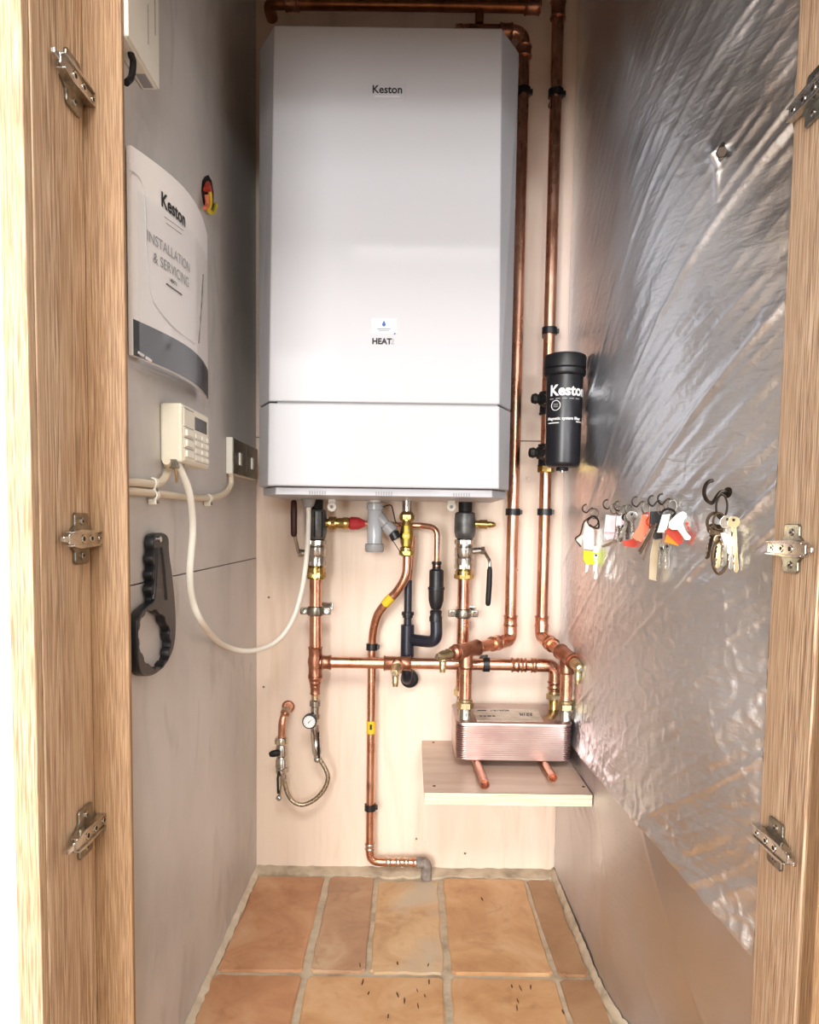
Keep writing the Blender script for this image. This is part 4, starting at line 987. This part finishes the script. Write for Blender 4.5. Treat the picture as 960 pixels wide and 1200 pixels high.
c = at(205, 543, X=WX + 0.014); boxo('cable_clamp', c + Vector((-0.008, -0.012, -0.006)), c + Vector((0.006, 0.018, 0.004)), 'steel', t, bevel=0.001)
tubeo('terminal_wire', spline([c, c + Vector((0, 0.004, -0.012)), at(207, 565, X=WX + 0.012)]), 0.0016, 'brass_dull', t, seg=8)

yn = wp(264.5, 535).y; xf = WX + 0.0105; yf = at(301, 540, X=xf).y; ym = at(287.5, 540, X=xf).y
z1, z0 = at(272, 512, X=xf).z, at(272, 555, X=xf).z
t = thing('wall_switch', 'double switch plate in grey metal on the left wall beside the boiler', 'switch', (WX, ym, z0))
boxo('back_box', (WX + 0.0005, yn, z0), (xf, yf, z1), 'white_plastic', t, bevel=0.0012)
for a, b in ((yn + 0.002, ym - 0.001), (ym + 0.001, yf - 0.002)):
    pl = boxo('switch_plate', (xf - 0.0005, a, z0 + 0.001), (xf + 0.0016, b, z1 - 0.001), 'steel', t, bevel=0.0006)
    mm = (a + b) / 2; boxo('rocker', (xf, mm - 0.007, (z0 + z1) / 2 - 0.012), (xf + 0.0038, mm + 0.007, (z0 + z1) / 2 + 0.008), 'cable_white', pl, bevel=0.0012)
    boxo('indicator', (xf, a + 0.008, (z0 + z1) / 2 - 0.002), (xf + 0.002, a + 0.012, (z0 + z1) / 2 + 0.002), 'print_grey', pl)

xo = WX + 0.0065
t = tubeo('cable', spline([at(x, y, X=xo) for x, y in ((140, 565), (160, 565.5), (178, 567), (190, 564), (196, 554), (197, 547))] + [at(195, 540, X=xo + 0.006)]), 0.0044, 'cable_cream'); tag(t, 'upper cream cable, curling up into the bottom of the programmer', 'cable')
t = tubeo('cable', spline([at(x, y, X=xo) for x, y in ((140, 575), (160, 576), (185, 578.5), (215, 582), (245, 583.5), (262, 579), (270, 570), (271, 560), (270, 553))]), 0.0042, 'cable_cream'); tag(t, 'lower cream cable, running along the left wall up into the switch', 'cable')
for k, (px, py, lab) in enumerate(((179, 566, 'white cable clip on the upper cream cable'), (180, 580, 'white cable clip on the lower cream cable, below the other clip'), (244, 584, 'white cable clip under the switch'))):
    c = at(px, py, X=xo); o = thing('cable_clip', lab, 'cable clip', c, 'white cable clips on the left wall')
    bm = bmesh.new(); n = 12
    rows = [[bm.verts.new(c + Vector((math.sin(a) * r_, dy, math.cos(a) * r_))) for r_, dy in ((.0044, -.004), (.0062, -.004), (.0062, .004), (.0044, .004))] for a in [PI * (i / n) for i in range(n + 1)]]
    for a, b in zip(rows, rows[1:]):
        for i in range(4): bm.faces.new((a[i], a[(i + 1) % 4], b[(i + 1) % 4], b[i]))
    bm.faces.new(rows[0]); bm.faces.new(rows[-1][::-1]); link('hook', bm, 'cable_white', o)
    boxo('nail_block', c + Vector((-0.005, -0.004, -0.0105)), c + Vector((0.004, 0.004, -0.0045)), 'cable_white', o, bevel=0.0008); cyl('nail', c + Vector((0.003, 0, -0.0075)), c + Vector((0.0055, 0, -0.0075)), 0.0022, 'steel', o, 0.0002, 12)
# white flex from the programmer sagging to the boiler
K = [(206, 541, WX + .016, None), (214, 556, WX + .020, None), (222.5, 580, WX + .024, None), (226, 620, WX + .022, None), (222.5, 670, WX + .020, None), (226, 705, WX + .020, None), (240, 735, WX + .026, None), (262, 756, None, -0.27), (292, 763, None, -0.20), (322, 753, None, -0.155), (342, 728, None, -0.135), (354, 690, None, -0.125), (360, 645, None, -0.12), (361.5, 610, None, -0.115), (361.5, 587, None, -0.11)]
t = tubeo('flex_cable', spline([at(a, b, X=x) if x is not None else at(a, b, Y=y) for a, b, x, y in K], 8), 0.0043, 'cable_white')
tag(t, 'white flex sagging in a long loop from the programmer to the boiler underside', 'cable')
c = at(361.5, 590, Y=-0.11); o = latheo('cable_gland', c + Vector((0, 0, -0.008)), Vector((c.x, c.y, 0.7105)), [(0, .0055), (.2, .0075), (.25, .0095), (.9, .0125), (1, .0125)], 'grey_plastic')
tag(o, 'grey cone-shaped gland where the white flex enters the boiler', 'cable gland')
for px in (389, 529):
    c = at(px, 594, Y=-0.10); o = thing('wall_spacer', 'round white plastic foot under the boiler, %s ball valve' % ('right of the left' if px < 400 else 'left of the right'), 'plastic foot', c, 'white plastic feet under the boiler')
    cyl('disc', c + Vector((0, 0.004, 0)), c + Vector((0, -0.004, 0)), 0.0082, 'white_plastic', o, 0.001); cyl('screw', c + Vector((0, -0.003, 0)), c + Vector((0, -0.0052, 0)), 0.0030, 'print_grey', o, 0.0003)
    boxo('stem', (c.x - 0.006, c.y - 0.002, c.z), (c.x + 0.006, c.y + 0.004, 0.7115), 'white_plastic', o)

# junction box at the top left
xf = -0.272; yf = at(187, 100, X=xf).y; zb = at(187, 106, X=xf).z
t = thing('junction_box', 'white plastic junction box high on the left wall, cut off by the frame top', 'junction box', (WX, yf, zb))
boxo('body', (WX + 0.0005, -0.6895, zb), (xf - 0.002, yf, zb + 0.145), 'white_plastic', t, bevel=0.002)
boxo('lid', (xf - 0.0025, -0.6895, zb + 0.001), (xf, yf, zb + 0.145), 'white_plastic', t, bevel=0.001)
for a in (-0.036, -0.014): boxo('lid_slot', (xf - 0.0005, yf + a, zb + 0.062 + a), (xf + 0.0004, yf + a + 0.002, zb + 0.100 + a), 'print_grey', t)
boxo('knockout', (WX + 0.004, yf - 0.030, zb - 0.0004), (xf - 0.005, yf - 0.005, zb + 0.001), 'print_grey', t)
zc = zb + 0.012
t = tubeo('black_cable', spline([Vector((WX + 0.012, yf - 0.062, zc + 0.05)), at(153, 56, X=WX + 0.012), at(156, 72, X=WX + 0.012), at(154, 90, X=WX + 0.012), at(148, 97, X=WX + 0.012)]), 0.0032, 'matt_black'); tag(t, 'black cable looping below the junction box beside the oak frame', 'cable')

# hole in the wall with coloured wire ends
c = wp(245, 231); t = thing('wire_ends', 'red and yellow wire ends poking from a dark hole in the left wall', 'wiring', c)
bm = bmesh.new(); prism(bm, [wp(x, y, WX + 0.0004) for x, y in ((240, 207), (244, 205), (248, 212), (250, 225), (250, 240), (247, 249), (242, 247), (238, 238), (236, 224), (237, 212))], (1, 0, 0), 0.0004); link('dark_hole', bm, 'matt_black', t, False)
for k, (m, r_, path) in enumerate((('tag_red', .0036, ((241, 222), (244, 216), (246, 232), (243, 240))), ('yellow_paint', .0030, ((244, 236), (245, 247), (250, 249), (253, 240))), ('tag_salmon', .0028, ((242, 228), (243, 240), (240, 244))), ('yellow_tape', .0026, ((246, 225), (247, 236), (245, 246))))):
    tubeo('wire_end', spline([at(x, y, X=WX + 0.005 + 0.002 * k) for x, y in path]), r_, m, t, seg=10)

# installation manual in its clear pocket
t = thing('manual_booklet', 'curved white installation manual in a clear pocket on the left wall', 'booklet', wp(240, 468))
ya, yb = -0.652, at(243, 300, X=-0.276).y
def man_x(y):
    u = (y - ya) / (yb - ya); return -0.284 + 0.008 * u + 0.020 * math.sin(PI * min(max(u, 0), 1)) * 0.8
def man(px, py, o=0.0):
    r = R @ np.array([px - CX, py - CY, F]) / F; lo, hi = 0.4, 1.5
    for _ in range(40):
        t_ = (lo + hi) / 2; p = EYE + r * t_
        if p[0] < man_x(p[1]) + o: hi = t_
        else: lo = t_
    return Vector(EYE + r * lo)
ztop_f = at(196, 206, X=man_x((ya + yb) / 2)).z; ztr = man(243, 275).z; zbr = man(240, 468).z; zbl = man(152, 421).z
def m_top(u): return ztr + (1 - u) * (man(152, 168).z - ztr) + 0.004 * math.sin(PI * u)
def m_bot(u): return zbr + (1 - u) * (zbl - zbr)
def sheet(nm, v0, v1, o, th, m, u0=0.0, u1=1.0, n=20):
    bm = bmesh.new(); rows = []
    for i in range(n + 1):
        u = u0 + (u1 - u0) * i / n; y = ya + (yb - ya) * u; zt2 = m_bot(u) + (m_top(u) - m_bot(u)) * v1; zb2 = m_bot(u) + (m_top(u) - m_bot(u)) * v0
        x = man_x(y) + o; rows.append([bm.verts.new(q) for q in ((x - th, y, zb2), (x, y, zb2), (x, y, zt2), (x - th, y, zt2))])
    for a, b in zip(rows, rows[1:]):
        for i in range(4): bm.faces.new((a[i], a[(i + 1) % 4], b[(i + 1) % 4], b[i]))
    bm.faces.new(rows[0]); bm.faces.new(rows[-1][::-1]); return link(nm, bm, m, t)
sheet('pages', 0.03, 1.0, 0, 0.005, 'paper'); sheet('cover_band', 0.03, 0.20, 0.0003, 0.0005, 'paper_dark')
sheet('pocket_front', 0.0, 0.80, 0.0035, 0.0008, 'clear', 0.02, 0.99); sheet('pocket_base', -0.02, 0.015, 0.0035, 0.011, 'clear', 0.0, 1.0)
tubeo('pocket_edge', [man(238, 322, 0.004), man(236, 360, 0.004), man(233, 402, 0.004)], 0.0009, 'steel', t, seg=6)
def poly3(pts): return [man(x, y, 0.0006) for x, y in pts]
tubeo('boiler_outline', spline(poly3([(152, 200), (158, 203), (166, 214), (170, 240), (172, 300), (176, 340), (184, 360), (205, 385), (228, 403)])), 0.0007, 'print_pale', t, seg=6)
bm = bmesh.new()
def mtext(s, size, px, py, m, bold=0.0, al='CENTER'):
    c = man(px, py); sl = (man_x(c.y + 0.01) - man_x(c.y - 0.01)) / 0.02
    o = text('lettering', s, size, c + Vector((0.0010, 0, 0)), Vector((sl, 1, 0)), (0, 0, 1), m, t, bold=bold, align=al)
    for v in o.data.vertices: v.co.x = man_x(v.co.y) + 0.0007
mtext('Keston', 0.0215, 204, 254, 'print_black', 0.0006); mtext('INSTALLATION', 0.0155, 201, 302, 'print_grey'); mtext('& SERVICING', 0.0155, 203, 323, 'print_grey')
mtext('HEAT 2', 0.0050, 203, 332.5, 'print_black', 0.0002)
for dy, wpx in ((339, 9), (262, 11), (268, 9)):
    a, b = man(204 - wpx, dy - wpx * 0.72, 0.0006), man(204 + wpx, dy + wpx * 0.72, 0.0006)
    if dy != 339: tubeo('lettering_line', [a, b], 0.00035, 'print_grey', t, seg=5)
    else: tubeo('lettering_line', [a, b], 0.0009, 'print_black', t, seg=5)
tubeo('cover_mark', [man(162, 413, 0.0008), man(168, 417, 0.0008)], 0.0015, 'print_white', t, seg=6); tubeo('cover_mark', [man(171, 419, 0.0008), man(177, 423, 0.0008)], 0.0015, 'print_white', t, seg=6)

# black filter spanner
t = thing('filter_spanner', 'black plastic ring spanner hanging from a screw on the left wall', 'spanner', wp(184, 632))
zo = lambda pts: [(140 + x / 5.456, 600 + y / 5.456) for x, y in pts]
outer = zo([(185, 180), (195, 148), (230, 133), (265, 143), (282, 175), (284, 240), (292, 310), (305, 400), (318, 520), (327, 640), (328, 760), (318, 850), (295, 920), (255, 985), (195, 1035), (140, 1048), (100, 1025), (84, 960), (80, 860), (80, 760), (84, 690), (108, 640), (150, 600), (178, 578), (186, 545), (172, 505), (175, 475), (188, 445), (178, 420), (174, 390), (190, 350), (178, 320), (176, 290), (190, 250), (182, 215)])
def spl2(pts, n=3):
    q = [Vector((x, y, 0)) for x, y in pts]; m_ = len(q); out = []
    for i in range(m_):
        a, b, c, d = q[i - 1], q[i], q[(i + 1) % m_], q[(i + 2) % m_]
        for j in range(n):
            s = j / n; out.append(0.5 * ((2 * b) + (c - a) * s + (2 * a - 5 * b + 4 * c - d) * s * s + (3 * b - a - 3 * c + d) * s ** 3))
    return [(p.x, p.y) for p in out]
hole = []
for i in range(72):
    a = 2 * PI * i / 72; k_ = 1 + (0.035 if (i // 3) % 2 else -0.03); hole.append((190 + 102 * k_ * math.cos(a) - 12 * math.sin(a), 812 - 186 * k_ * math.sin(a)))
hole = zo(hole)
def yz(pts): return [(wp(x, y, WX + 0.006).y, wp(x, y, WX + 0.006).z) for x, y in pts]
cu = bpy.data.curves.new('spanner', 'CURVE'); cu.dimensions = '2D'; cu.fill_mode = 'BOTH'; cu.extrude = 0.004; cu.bevel_depth = 0.0014; cu.bevel_resolution = 2; cu.offset = -0.0012
for pts in (yz(spl2(outer)), yz(hole)):
    sp = cu.splines.new('POLY'); sp.points.add(len(pts) - 1); sp.use_cyclic_u = True
    for i, (a, b) in enumerate(pts): sp.points[i].co = (a, b, 0, 1)
o = bpy.data.objects.new('tmp', cu); C.objects.link(o); dg = bpy.context.evaluated_depsgraph_get(); dg.update()
me = bpy.data.meshes.new_from_object(o.evaluated_get(dg)); bpy.data.objects.remove(o)
for v in me.vertices: a, b, c2_ = v.co; v.co = Vector((WX + 0.0068 + c2_, a, b))
link('spanner_body', me, 'black', t, ang=50)
rb = [at(x, y, X=WX + 0.0115) for x, y in zo([(232, 230), (232, 330), (226, 450), (215, 560)])]; tubeo('grip_rib', spline(rb), 0.0024, 'satin_black', t, seg=8)
rb = [at(x, y, X=WX + 0.0115) for x, y in zo([(262, 230), (275, 330), (285, 450), (295, 560)])]; tubeo('grip_rib', spline(rb), 0.0024, 'satin_black', t, seg=8)
c = at(187, 632, X=WX + 0.013); cyl('hanging_screw', c + Vector((-0.010, 0, 0)), c + Vector((0.002, 0, 0)), 0.0032, 'chrome', t)

# ------------------------------------------------------------------ cabinet hinges on the oak frame
def hinge(c, side, label, tilt=0.0):
    """c on the board face; side +1: the face looks to +x"""
    t = thing('cabinet_hinge', label, 'hinge', c, 'doorless cabinet hinges on the oak frame'); c = Vector(c)
    L_ = lambda a, z, n: c + Vector((side * n, -a, z))          # a: toward the viewer
    def slab(nm, pts, n0, n1, m, par, bev=0.0008): return link(nm, prism(bmesh.new(), [L_(a, z, n0) for a, z in pts], (side, 0, 0), n1 - n0), m, par, False, bev)
    for s in (1, -1):
        wg = slab('wing', [(-0.024, s * 0.006), (-0.019, s * 0.0095), (-0.0145, s * 0.0125), (-0.0145, s * 0.0215), (-0.0120, s * 0.024), (0.0130, s * 0.024), (0.0155, s * 0.0215), (0.0155, s * 0.0125), (0.020, s * 0.0095), (0.026, s * 0.006)], 0.0003, 0.0032, 'steel', t)
        k = L_(0.001, s * 0.016, 0.0028); cyl('screw', k, k + Vector((side * 0.0016, 0, 0)), 0.0036, 'nickel', wg, 0.0006)
        k = k + Vector((side * 0.0016, 0, 0)); cyl('screw_recess', k, k + Vector((side * 0.0002, 0, 0)), 0.0014, 'matt_black', wg, 0.0001, 8)
    slab('base', [(-0.030, -0.006), (-0.030, 0.006), (0.024, 0.0065), (0.024, -0.0065)], 0.0003, 0.0062, 'steel', t)
    ar = slab('arm', [(-0.036, -0.0055), (-0.036, 0.0055), (0.008, 0.0068), (0.020, 0.0078), (0.034, 0.0062), (0.040, 0.0045), (0.040, -0.0045), (0.034, -0.0062), (0.020, -0.0078), (0.008, -0.0068)], 0.0064, 0.0092, 'nickel', t, 0.001)
    for s in (1, -1): slab('arm_flange', [(-0.036, s * 0.0053), (-0.036, s * 0.0066), (0.020, s * 0.0088), (0.036, s * 0.0066), (0.036, s * 0.0053)], 0.0030, 0.0112, 'nickel', ar, 0.0003)
    for a, r_ in ((-0.026, .0030), (-0.006, .0038), (0.012, .0042)):
        k = L_(a, 0, 0.0088); cyl('adjusting_screw', k, k + Vector((side * 0.0012, 0, 0)), r_, 'chrome', ar, 0.0004, 16); k += Vector((side * 0.0012, 0, 0)); cyl('screw_recess', k, k + Vector((side * 0.0003, 0, 0)), r_ * 0.55, 'matt_black', ar, 0.0001, 10)
    slab('clip_tongue', [(0.036, -0.003), (0.036, 0.003), (0.050, 0.0022), (0.050, -0.0022)], 0.0050, 0.0085, 'chrome', t, 0.0006)
    return t
XH, XH2 = -0.3115, 0.3755
for (px, py, s, lab) in ((83, 98, 1, 'topmost hinge on the left oak frame'), (93, 631, 1, 'middle hinge on the left oak frame, level with the boiler valves'), (98, 973, 1, 'lowest hinge on the left oak frame'),
                    (957, 112, -1, 'topmost hinge on the right oak frame, cut by the picture edge'), (930, 643, -1, 'middle hinge on the right oak frame, level with the keys'), (911, 988, -1, 'lowest hinge on the right oak frame')):
    hinge(at(px, py, X=XH if s > 0 else XH2), s, lab)

# ------------------------------------------------------------------ hooks and keys on the foil wall
KO = 0.012
def fk(px, py, o=KO): return at_foil(px, py, o)
def fnormal(p):
    e = 0.002; d = Vector((float(foil_x(p.y + e) - foil_x(p.y - e)), 2 * e, 0)).normalized(); return Vector((-d.y, d.x, 0)), d
def cup_hook(px, py, label, s=1.0):
    p = at_foil(px, py, 0.001); n, d = fnormal(p); c = p + n * 0.010 * s
    o = thing('cup_hook', label, 'hook', p, 'small wire hooks in a row on the foil wall' if s <= 1 else 'large hooks on the foil wall')
    latheo('flange', p - n * 0.002, p + n * 0.0015, [(0, .003 * s), (.5, .0042 * s), (1, .0025 * s)], 'wire_dark', o, 12)
    pts = [p, p + n * 0.006 * s]
    for i in range(9): a = -PI / 2 - 0.2 + i * 0.42; pts.append(p + n * (0.013 * s + math.cos(a) * 0.0062 * s) + Vector((0, 0, math.sin(a) * 0.0062 * s - 0.0)))
    tubeo('bent_wire', spline(pts, 4), 0.0011 * s, 'wire_dark', o, seg=8); return p + n * 0.013 * s
for px, py, lab in ((697, 596, 'tiny wire hook furthest along the foil wall, over the lime tag'), (723, 591, 'tiny wire hook over the pink-white tag'), (736, 593, 'tiny wire hook over the bare silver keys'), (757, 588, 'tiny wire hook over the salmon tag'), (776, 587, 'tiny wire hook over the black fob'), (787, 585, 'wire hook over the white and orange tags')):
    cup_hook(px, py, lab, 1.0)
hp_ = cup_hook(853, 577, 'big dark wire hook carrying the bunch of keys nearest the oak frame', 1.9)

def basis(px, py, o):
    p = fk(px, py, o); n, d = fnormal(p); dd = Vector((EYE[0], EYE[1], 0)) - Vector((p.x, p.y, 0)); side = Vector((0, 0, 1)).cross(dd).normalized() * 1; side = Vector((-dd.y, dd.x, 0)).normalized()
    return p, side, -dd.normalized()
def flat(nm, pts, o, th, m, par, bev=0.0004):
    """thin tag whose outline is read off the photo in the plane facing the doorway, at stand-off o"""
    cx2 = sum(p[0] for p in pts) / len(pts); cy2 = sum(p[1] for p in pts) / len(pts); c = fk(cx2, cy2, o)
    return link(nm, prism(bmesh.new(), [at(x, y, Y=c.y) for x, y in pts], (0, 1, 0), th), m, par, False, bev)
def zk(pts, x0=660, y0=560, k=6.857): return [(x0 + a / k, y0 + b / k) for a, b in pts]
def key(px, py, L, ang, m, par, o=KO, head=0.0075):
    """flat key: bow with hole ring, shaft, cut teeth; ang from straight down"""
    p = fk(px, py, o); dr = Vector((math.sin(ang), 0, -math.cos(ang))); sd = Vector((math.cos(ang), 0, math.sin(ang)))
    bm = bmesh.new(); n = 14; out = [p + sd * math.cos(a) * head + dr * math.sin(a) * head * 0.9 for a in [2 * PI * i / n + PI / n for i in range(n)]]
    prism(bm, out, (0, 1, 0), 0.0016)
    w_ = 0.0026; T = [(-w_, head * 0.8)]; s0_ = head * 0.8; k = 6
    for i in range(k): T += [(-w_, s0_ + (L - s0_) * (i + 0.5) / k), (-w_ * (0.3 + 0.5 * ((i * 7) % 3) / 2), s0_ + (L - s0_) * (i + 0.8) / k)]
    T += [(0, L), (w_, L - 0.003), (w_, head * 0.8)]
    prism(bm, [p + sd * a + dr * b + Vector((0, 0.0002, 0)) for a, b in T], (0, 1, 0), 0.0014)
    o_ = link('key', bm, m, par, False, 0.0003)
    q = p - dr * head * 0.35 + Vector((0, -0.0002, 0)); cyl('key_hole', q, q + Vector((0, -0.0002, 0)), 0.0017, 'matt_black', o_, 0.0001, 10); return o_
def ring(px, py, r, par, o=KO, ax=0.5, m='steel', el=1.0):
    p = fk(px, py, o); d1 = Vector((math.cos(ax), math.sin(ax), 0)); pts = [p + d1 * math.cos(a) * r + Vector((0, 0, math.sin(a) * r * el)) for a in [2 * PI * i / 20 for i in range(20)]]
    return link('split_ring', tube(bmesh.new(), pts, 0.0009, 8, True), m, par)

G = 'key sets hanging on the foil wall'
t = thing('key_set', 'key set with two pale grey tags, a lime green tag and a black cord loop', 'keys', fk(694, 640), G)
ring(697, 602, 0.0075, t, 0.012); ring(695, 611, 0.0085, t, 0.013, 0.2, 'wire_dark')
flat('pale_tag', zk([(180, 350), (250, 420), (250, 560), (235, 580), (165, 570), (160, 470), (172, 400)]), 0.016, 0.0022, 'tag_white', t)
flat('pale_tag', zk([(160, 460), (150, 550), (105, 500), (150, 455)]), 0.014, 0.0018, 'tag_white', t)
flat('lime_tag', zk([(165, 580), (280, 600), (285, 690), (255, 700), (190, 698), (162, 660)]), 0.0125, 0.003, 'tag_green', t)
tubeo('black_cord', spline([fk(*q, 0.018) for q in zk([(210, 320), (165, 360), (140, 450), (100, 490), (140, 550)])]), 0.0011, 'matt_black', t, seg=8)
tubeo('black_cord', spline([fk(*q, 0.019) for q in zk([(200, 340), (240, 310), (280, 340), (285, 400), (250, 400), (215, 380)])]), 0.0013, 'matt_black', t, seg=8)
key(698.5, 652, 0.034, 0.02, 'nickel', t, 0.017, 0.004); key(688, 656, 0.020, 0.0, 'nickel', t, 0.012, 0.004); flat('white_cap', zk([(250, 545), (290, 560), (288, 600), (240, 605)]), 0.017, 0.002, 'tag_white', t)
t = thing('key_set', 'key with a pinkish-white rectangular tag, second set along the foil wall', 'keys', fk(714, 620), G)
ring(720, 596, 0.0070, t, 0.010); flat('pink_tag', zk([(345, 295), (425, 305), (415, 440), (330, 435)]), 0.014, 0.002, 'tag_pink', t); flat('tag_end', zk([(330, 436), (415, 441), (405, 490), (350, 500), (328, 470)]), 0.014, 0.0018, 'tag_salmon', t).data.materials.__setitem__(0, M['tag_pink'])
t = thing('key_set', 'small white tag with thin silver keys between the pink-white and salmon tags', 'keys', fk(727, 620), G)
ring(726, 599, 0.0055, t, 0.010); flat('white_tag', zk([(435, 310), (465, 305), (475, 385), (425, 380)]), 0.014, 0.002, 'tag_white', t)
key(725, 616, 0.022, 0.1, 'nickel', t, 0.014, 0.0035); key(730, 618, 0.020, -0.1, 'nickel', t, 0.012, 0.0035)
t = thing('key_set', 'bunch of bare silver keys just left of the salmon tag', 'keys', fk(740, 608), G)
ring(737, 597, 0.006, t, 0.010); key(741, 605, 0.030, 0.15, 'nickel', t, 0.012, 0.0075); key(737, 607, 0.028, -0.35, 'steel', t, 0.010, 0.0065); key(734, 606, 0.030, 0.1, 'wire_dark', t, 0.009, 0.006)
t = thing('key_set', 'key set with a tilted salmon tag on a red cord', 'keys', fk(752, 620), G)
ring(757, 596, 0.0065, t, 0.012); flat('salmon_tag', zk([(640, 290), (705, 320), (700, 400), (630, 520), (552, 480), (610, 380)]), 0.018, 0.0022, 'tag_salmon', t)
tubeo('red_cord', spline([fk(*q, 0.021) for q in zk([(640, 290), (680, 280), (690, 310), (670, 345), (680, 375), (705, 380)])]), 0.0009, 'tag_red', t, seg=8)
flat('red_tag', zk([(480, 510), (560, 490), (630, 525), (600, 560), (490, 550)]), 0.012, 0.002, 'tag_red', t); flat('brown_strap', zk([(310, 545), (520, 445), (525, 465), (370, 545), (320, 560)]), 0.009, 0.0018, 'bronze', t)
t = thing('key_set', 'black key fob with long silver keys, between the salmon and white tags', 'keys', fk(768, 620), G)
ring(775, 597, 0.006, t, 0.013); flat('black_fob', zk([(710, 270), (790, 265), (800, 330), (770, 420), (740, 440), (700, 400)]), 0.014, 0.005, 'black', t)
flat('black_fob_end', zk([(735, 440), (800, 440), (800, 490), (730, 490)]), 0.015, 0.003, 'black', t)
for a, b in (((752, 365), (620, 610)), ((740, 400), (640, 660)), ((730, 380), (610, 590))):
    tubeo('long_key', [fk(*q, 0.020) for q in zk([a, b])], 0.0014, 'nickel', t, seg=8)
t = thing('key_set', 'long beige key label hanging lowest of all below the black fob', 'keys', fk(765, 655), G)
flat('beige_label', zk([(725, 490), (785, 500), (780, 640), (755, 830), (690, 815), (700, 620)]), 0.012, 0.002, 'tag_beige', t); ring(769, 628, 0.004, t, 0.013)
tubeo('label_edge', [fk(*q, 0.0155) for q in zk([(782, 520), (752, 820)])], 0.0008, 'chrome', t, seg=6)
t = thing('key_set', 'set with a white tag, a bright orange tag and a white bone-shaped fob', 'keys', fk(790, 620), G)
ring(788, 593, 0.007, t, 0.012); flat('white_tag', zk([(800, 295), (865, 290), (850, 350), (825, 440), (758, 438)]), 0.020, 0.002, 'tag_white', t)
flat('orange_tag', zk([(850, 410), (905, 415), (945, 450), (920, 545), (815, 515), (840, 440)]), 0.019, 0.0025, 'tag_orange', t)
flat('red_tag', zk([(815, 430), (850, 400), (960, 430), (965, 520), (930, 540)]), 0.016, 0.002, 'tag_red', t)
z2 = lambda pts: zk(pts, 780, 560, 5.333)
flat('bone_fob', z2([(25, 275), (60, 240), (85, 220), (110, 210), (132, 222), (135, 245), (118, 262), (110, 290), (125, 330), (160, 370), (152, 388), (125, 388), (95, 345), (75, 322), (45, 325), (22, 310)]), 0.023, 0.003, 'tag_white', t)
for a in ((100, 235), (130, 275), (138, 300)): flat('red_chip', z2([(a[0], a[1]), (a[0] + 18, a[1] + 5), (a[0] + 10, a[1] + 25), (a[0] - 6, a[1] + 20)]), 0.015, 0.002, 'tag_red', t)
tubeo('black_loop', spline([fk(*q, 0.022) for q in zk([(790, 330), (800, 270), (850, 250), (900, 275), (880, 310)])]), 0.0014, 'matt_black', t, seg=8)
key(782, 642, 0.026, 0.05, 'nickel', t, 0.012, 0.005); key(776, 644, 0.024, -0.1, 'nickel', t, 0.010, 0.004)
t = thing('key_bunch', 'large bunch of old bronze keys on its own hook beside the oak frame', 'keys', fk(848, 630), G)
def lp(px, py, rx, ry, o, m, r_=0.0018):
    p = fk(px, py, o); pts = [p + Vector((math.cos(a) * rx, 0, math.sin(a) * ry)) for a in [2 * PI * i / 24 for i in range(24)]]; return link('key_ring', tube(bmesh.new(), pts, r_, 10, True), m, t)
lp(846, 594, 0.0060, 0.013, 0.020, 'wire_dark', 0.0012); lp(838, 612, 0.0085, 0.010, 0.022, 'bronze'); lp(843, 611, 0.0065, 0.009, 0.026, 'bronze', 0.0013)
lp(844, 652, 0.0080, 0.0185, 0.024, 'bronze', 0.0019)
key(853, 612, 0.052, 0.12, 'nickel', t, 0.020, 0.0085); key(860, 612, 0.055, 0.10, 'brass_dull', t, 0.014, 0.0070); key(836, 620, 0.034, -0.16, 'bronze', t, 0.018, 0.0070); key(840, 622, 0.030, 0.02, 'bronze', t, 0.021, 0.0080)
key(843, 632, 0.032, 0.0, 'brass_dull', t, 0.026, 0.0055); key(850, 632, 0.030, 0.0, 'steel', t, 0.023, 0.005)
flat('white_tag', z2([(345, 345), (375, 340), (425, 375), (440, 418), (420, 422), (385, 415), (370, 430), (358, 390)]), 0.030, 0.002, 'tag_pink', t)
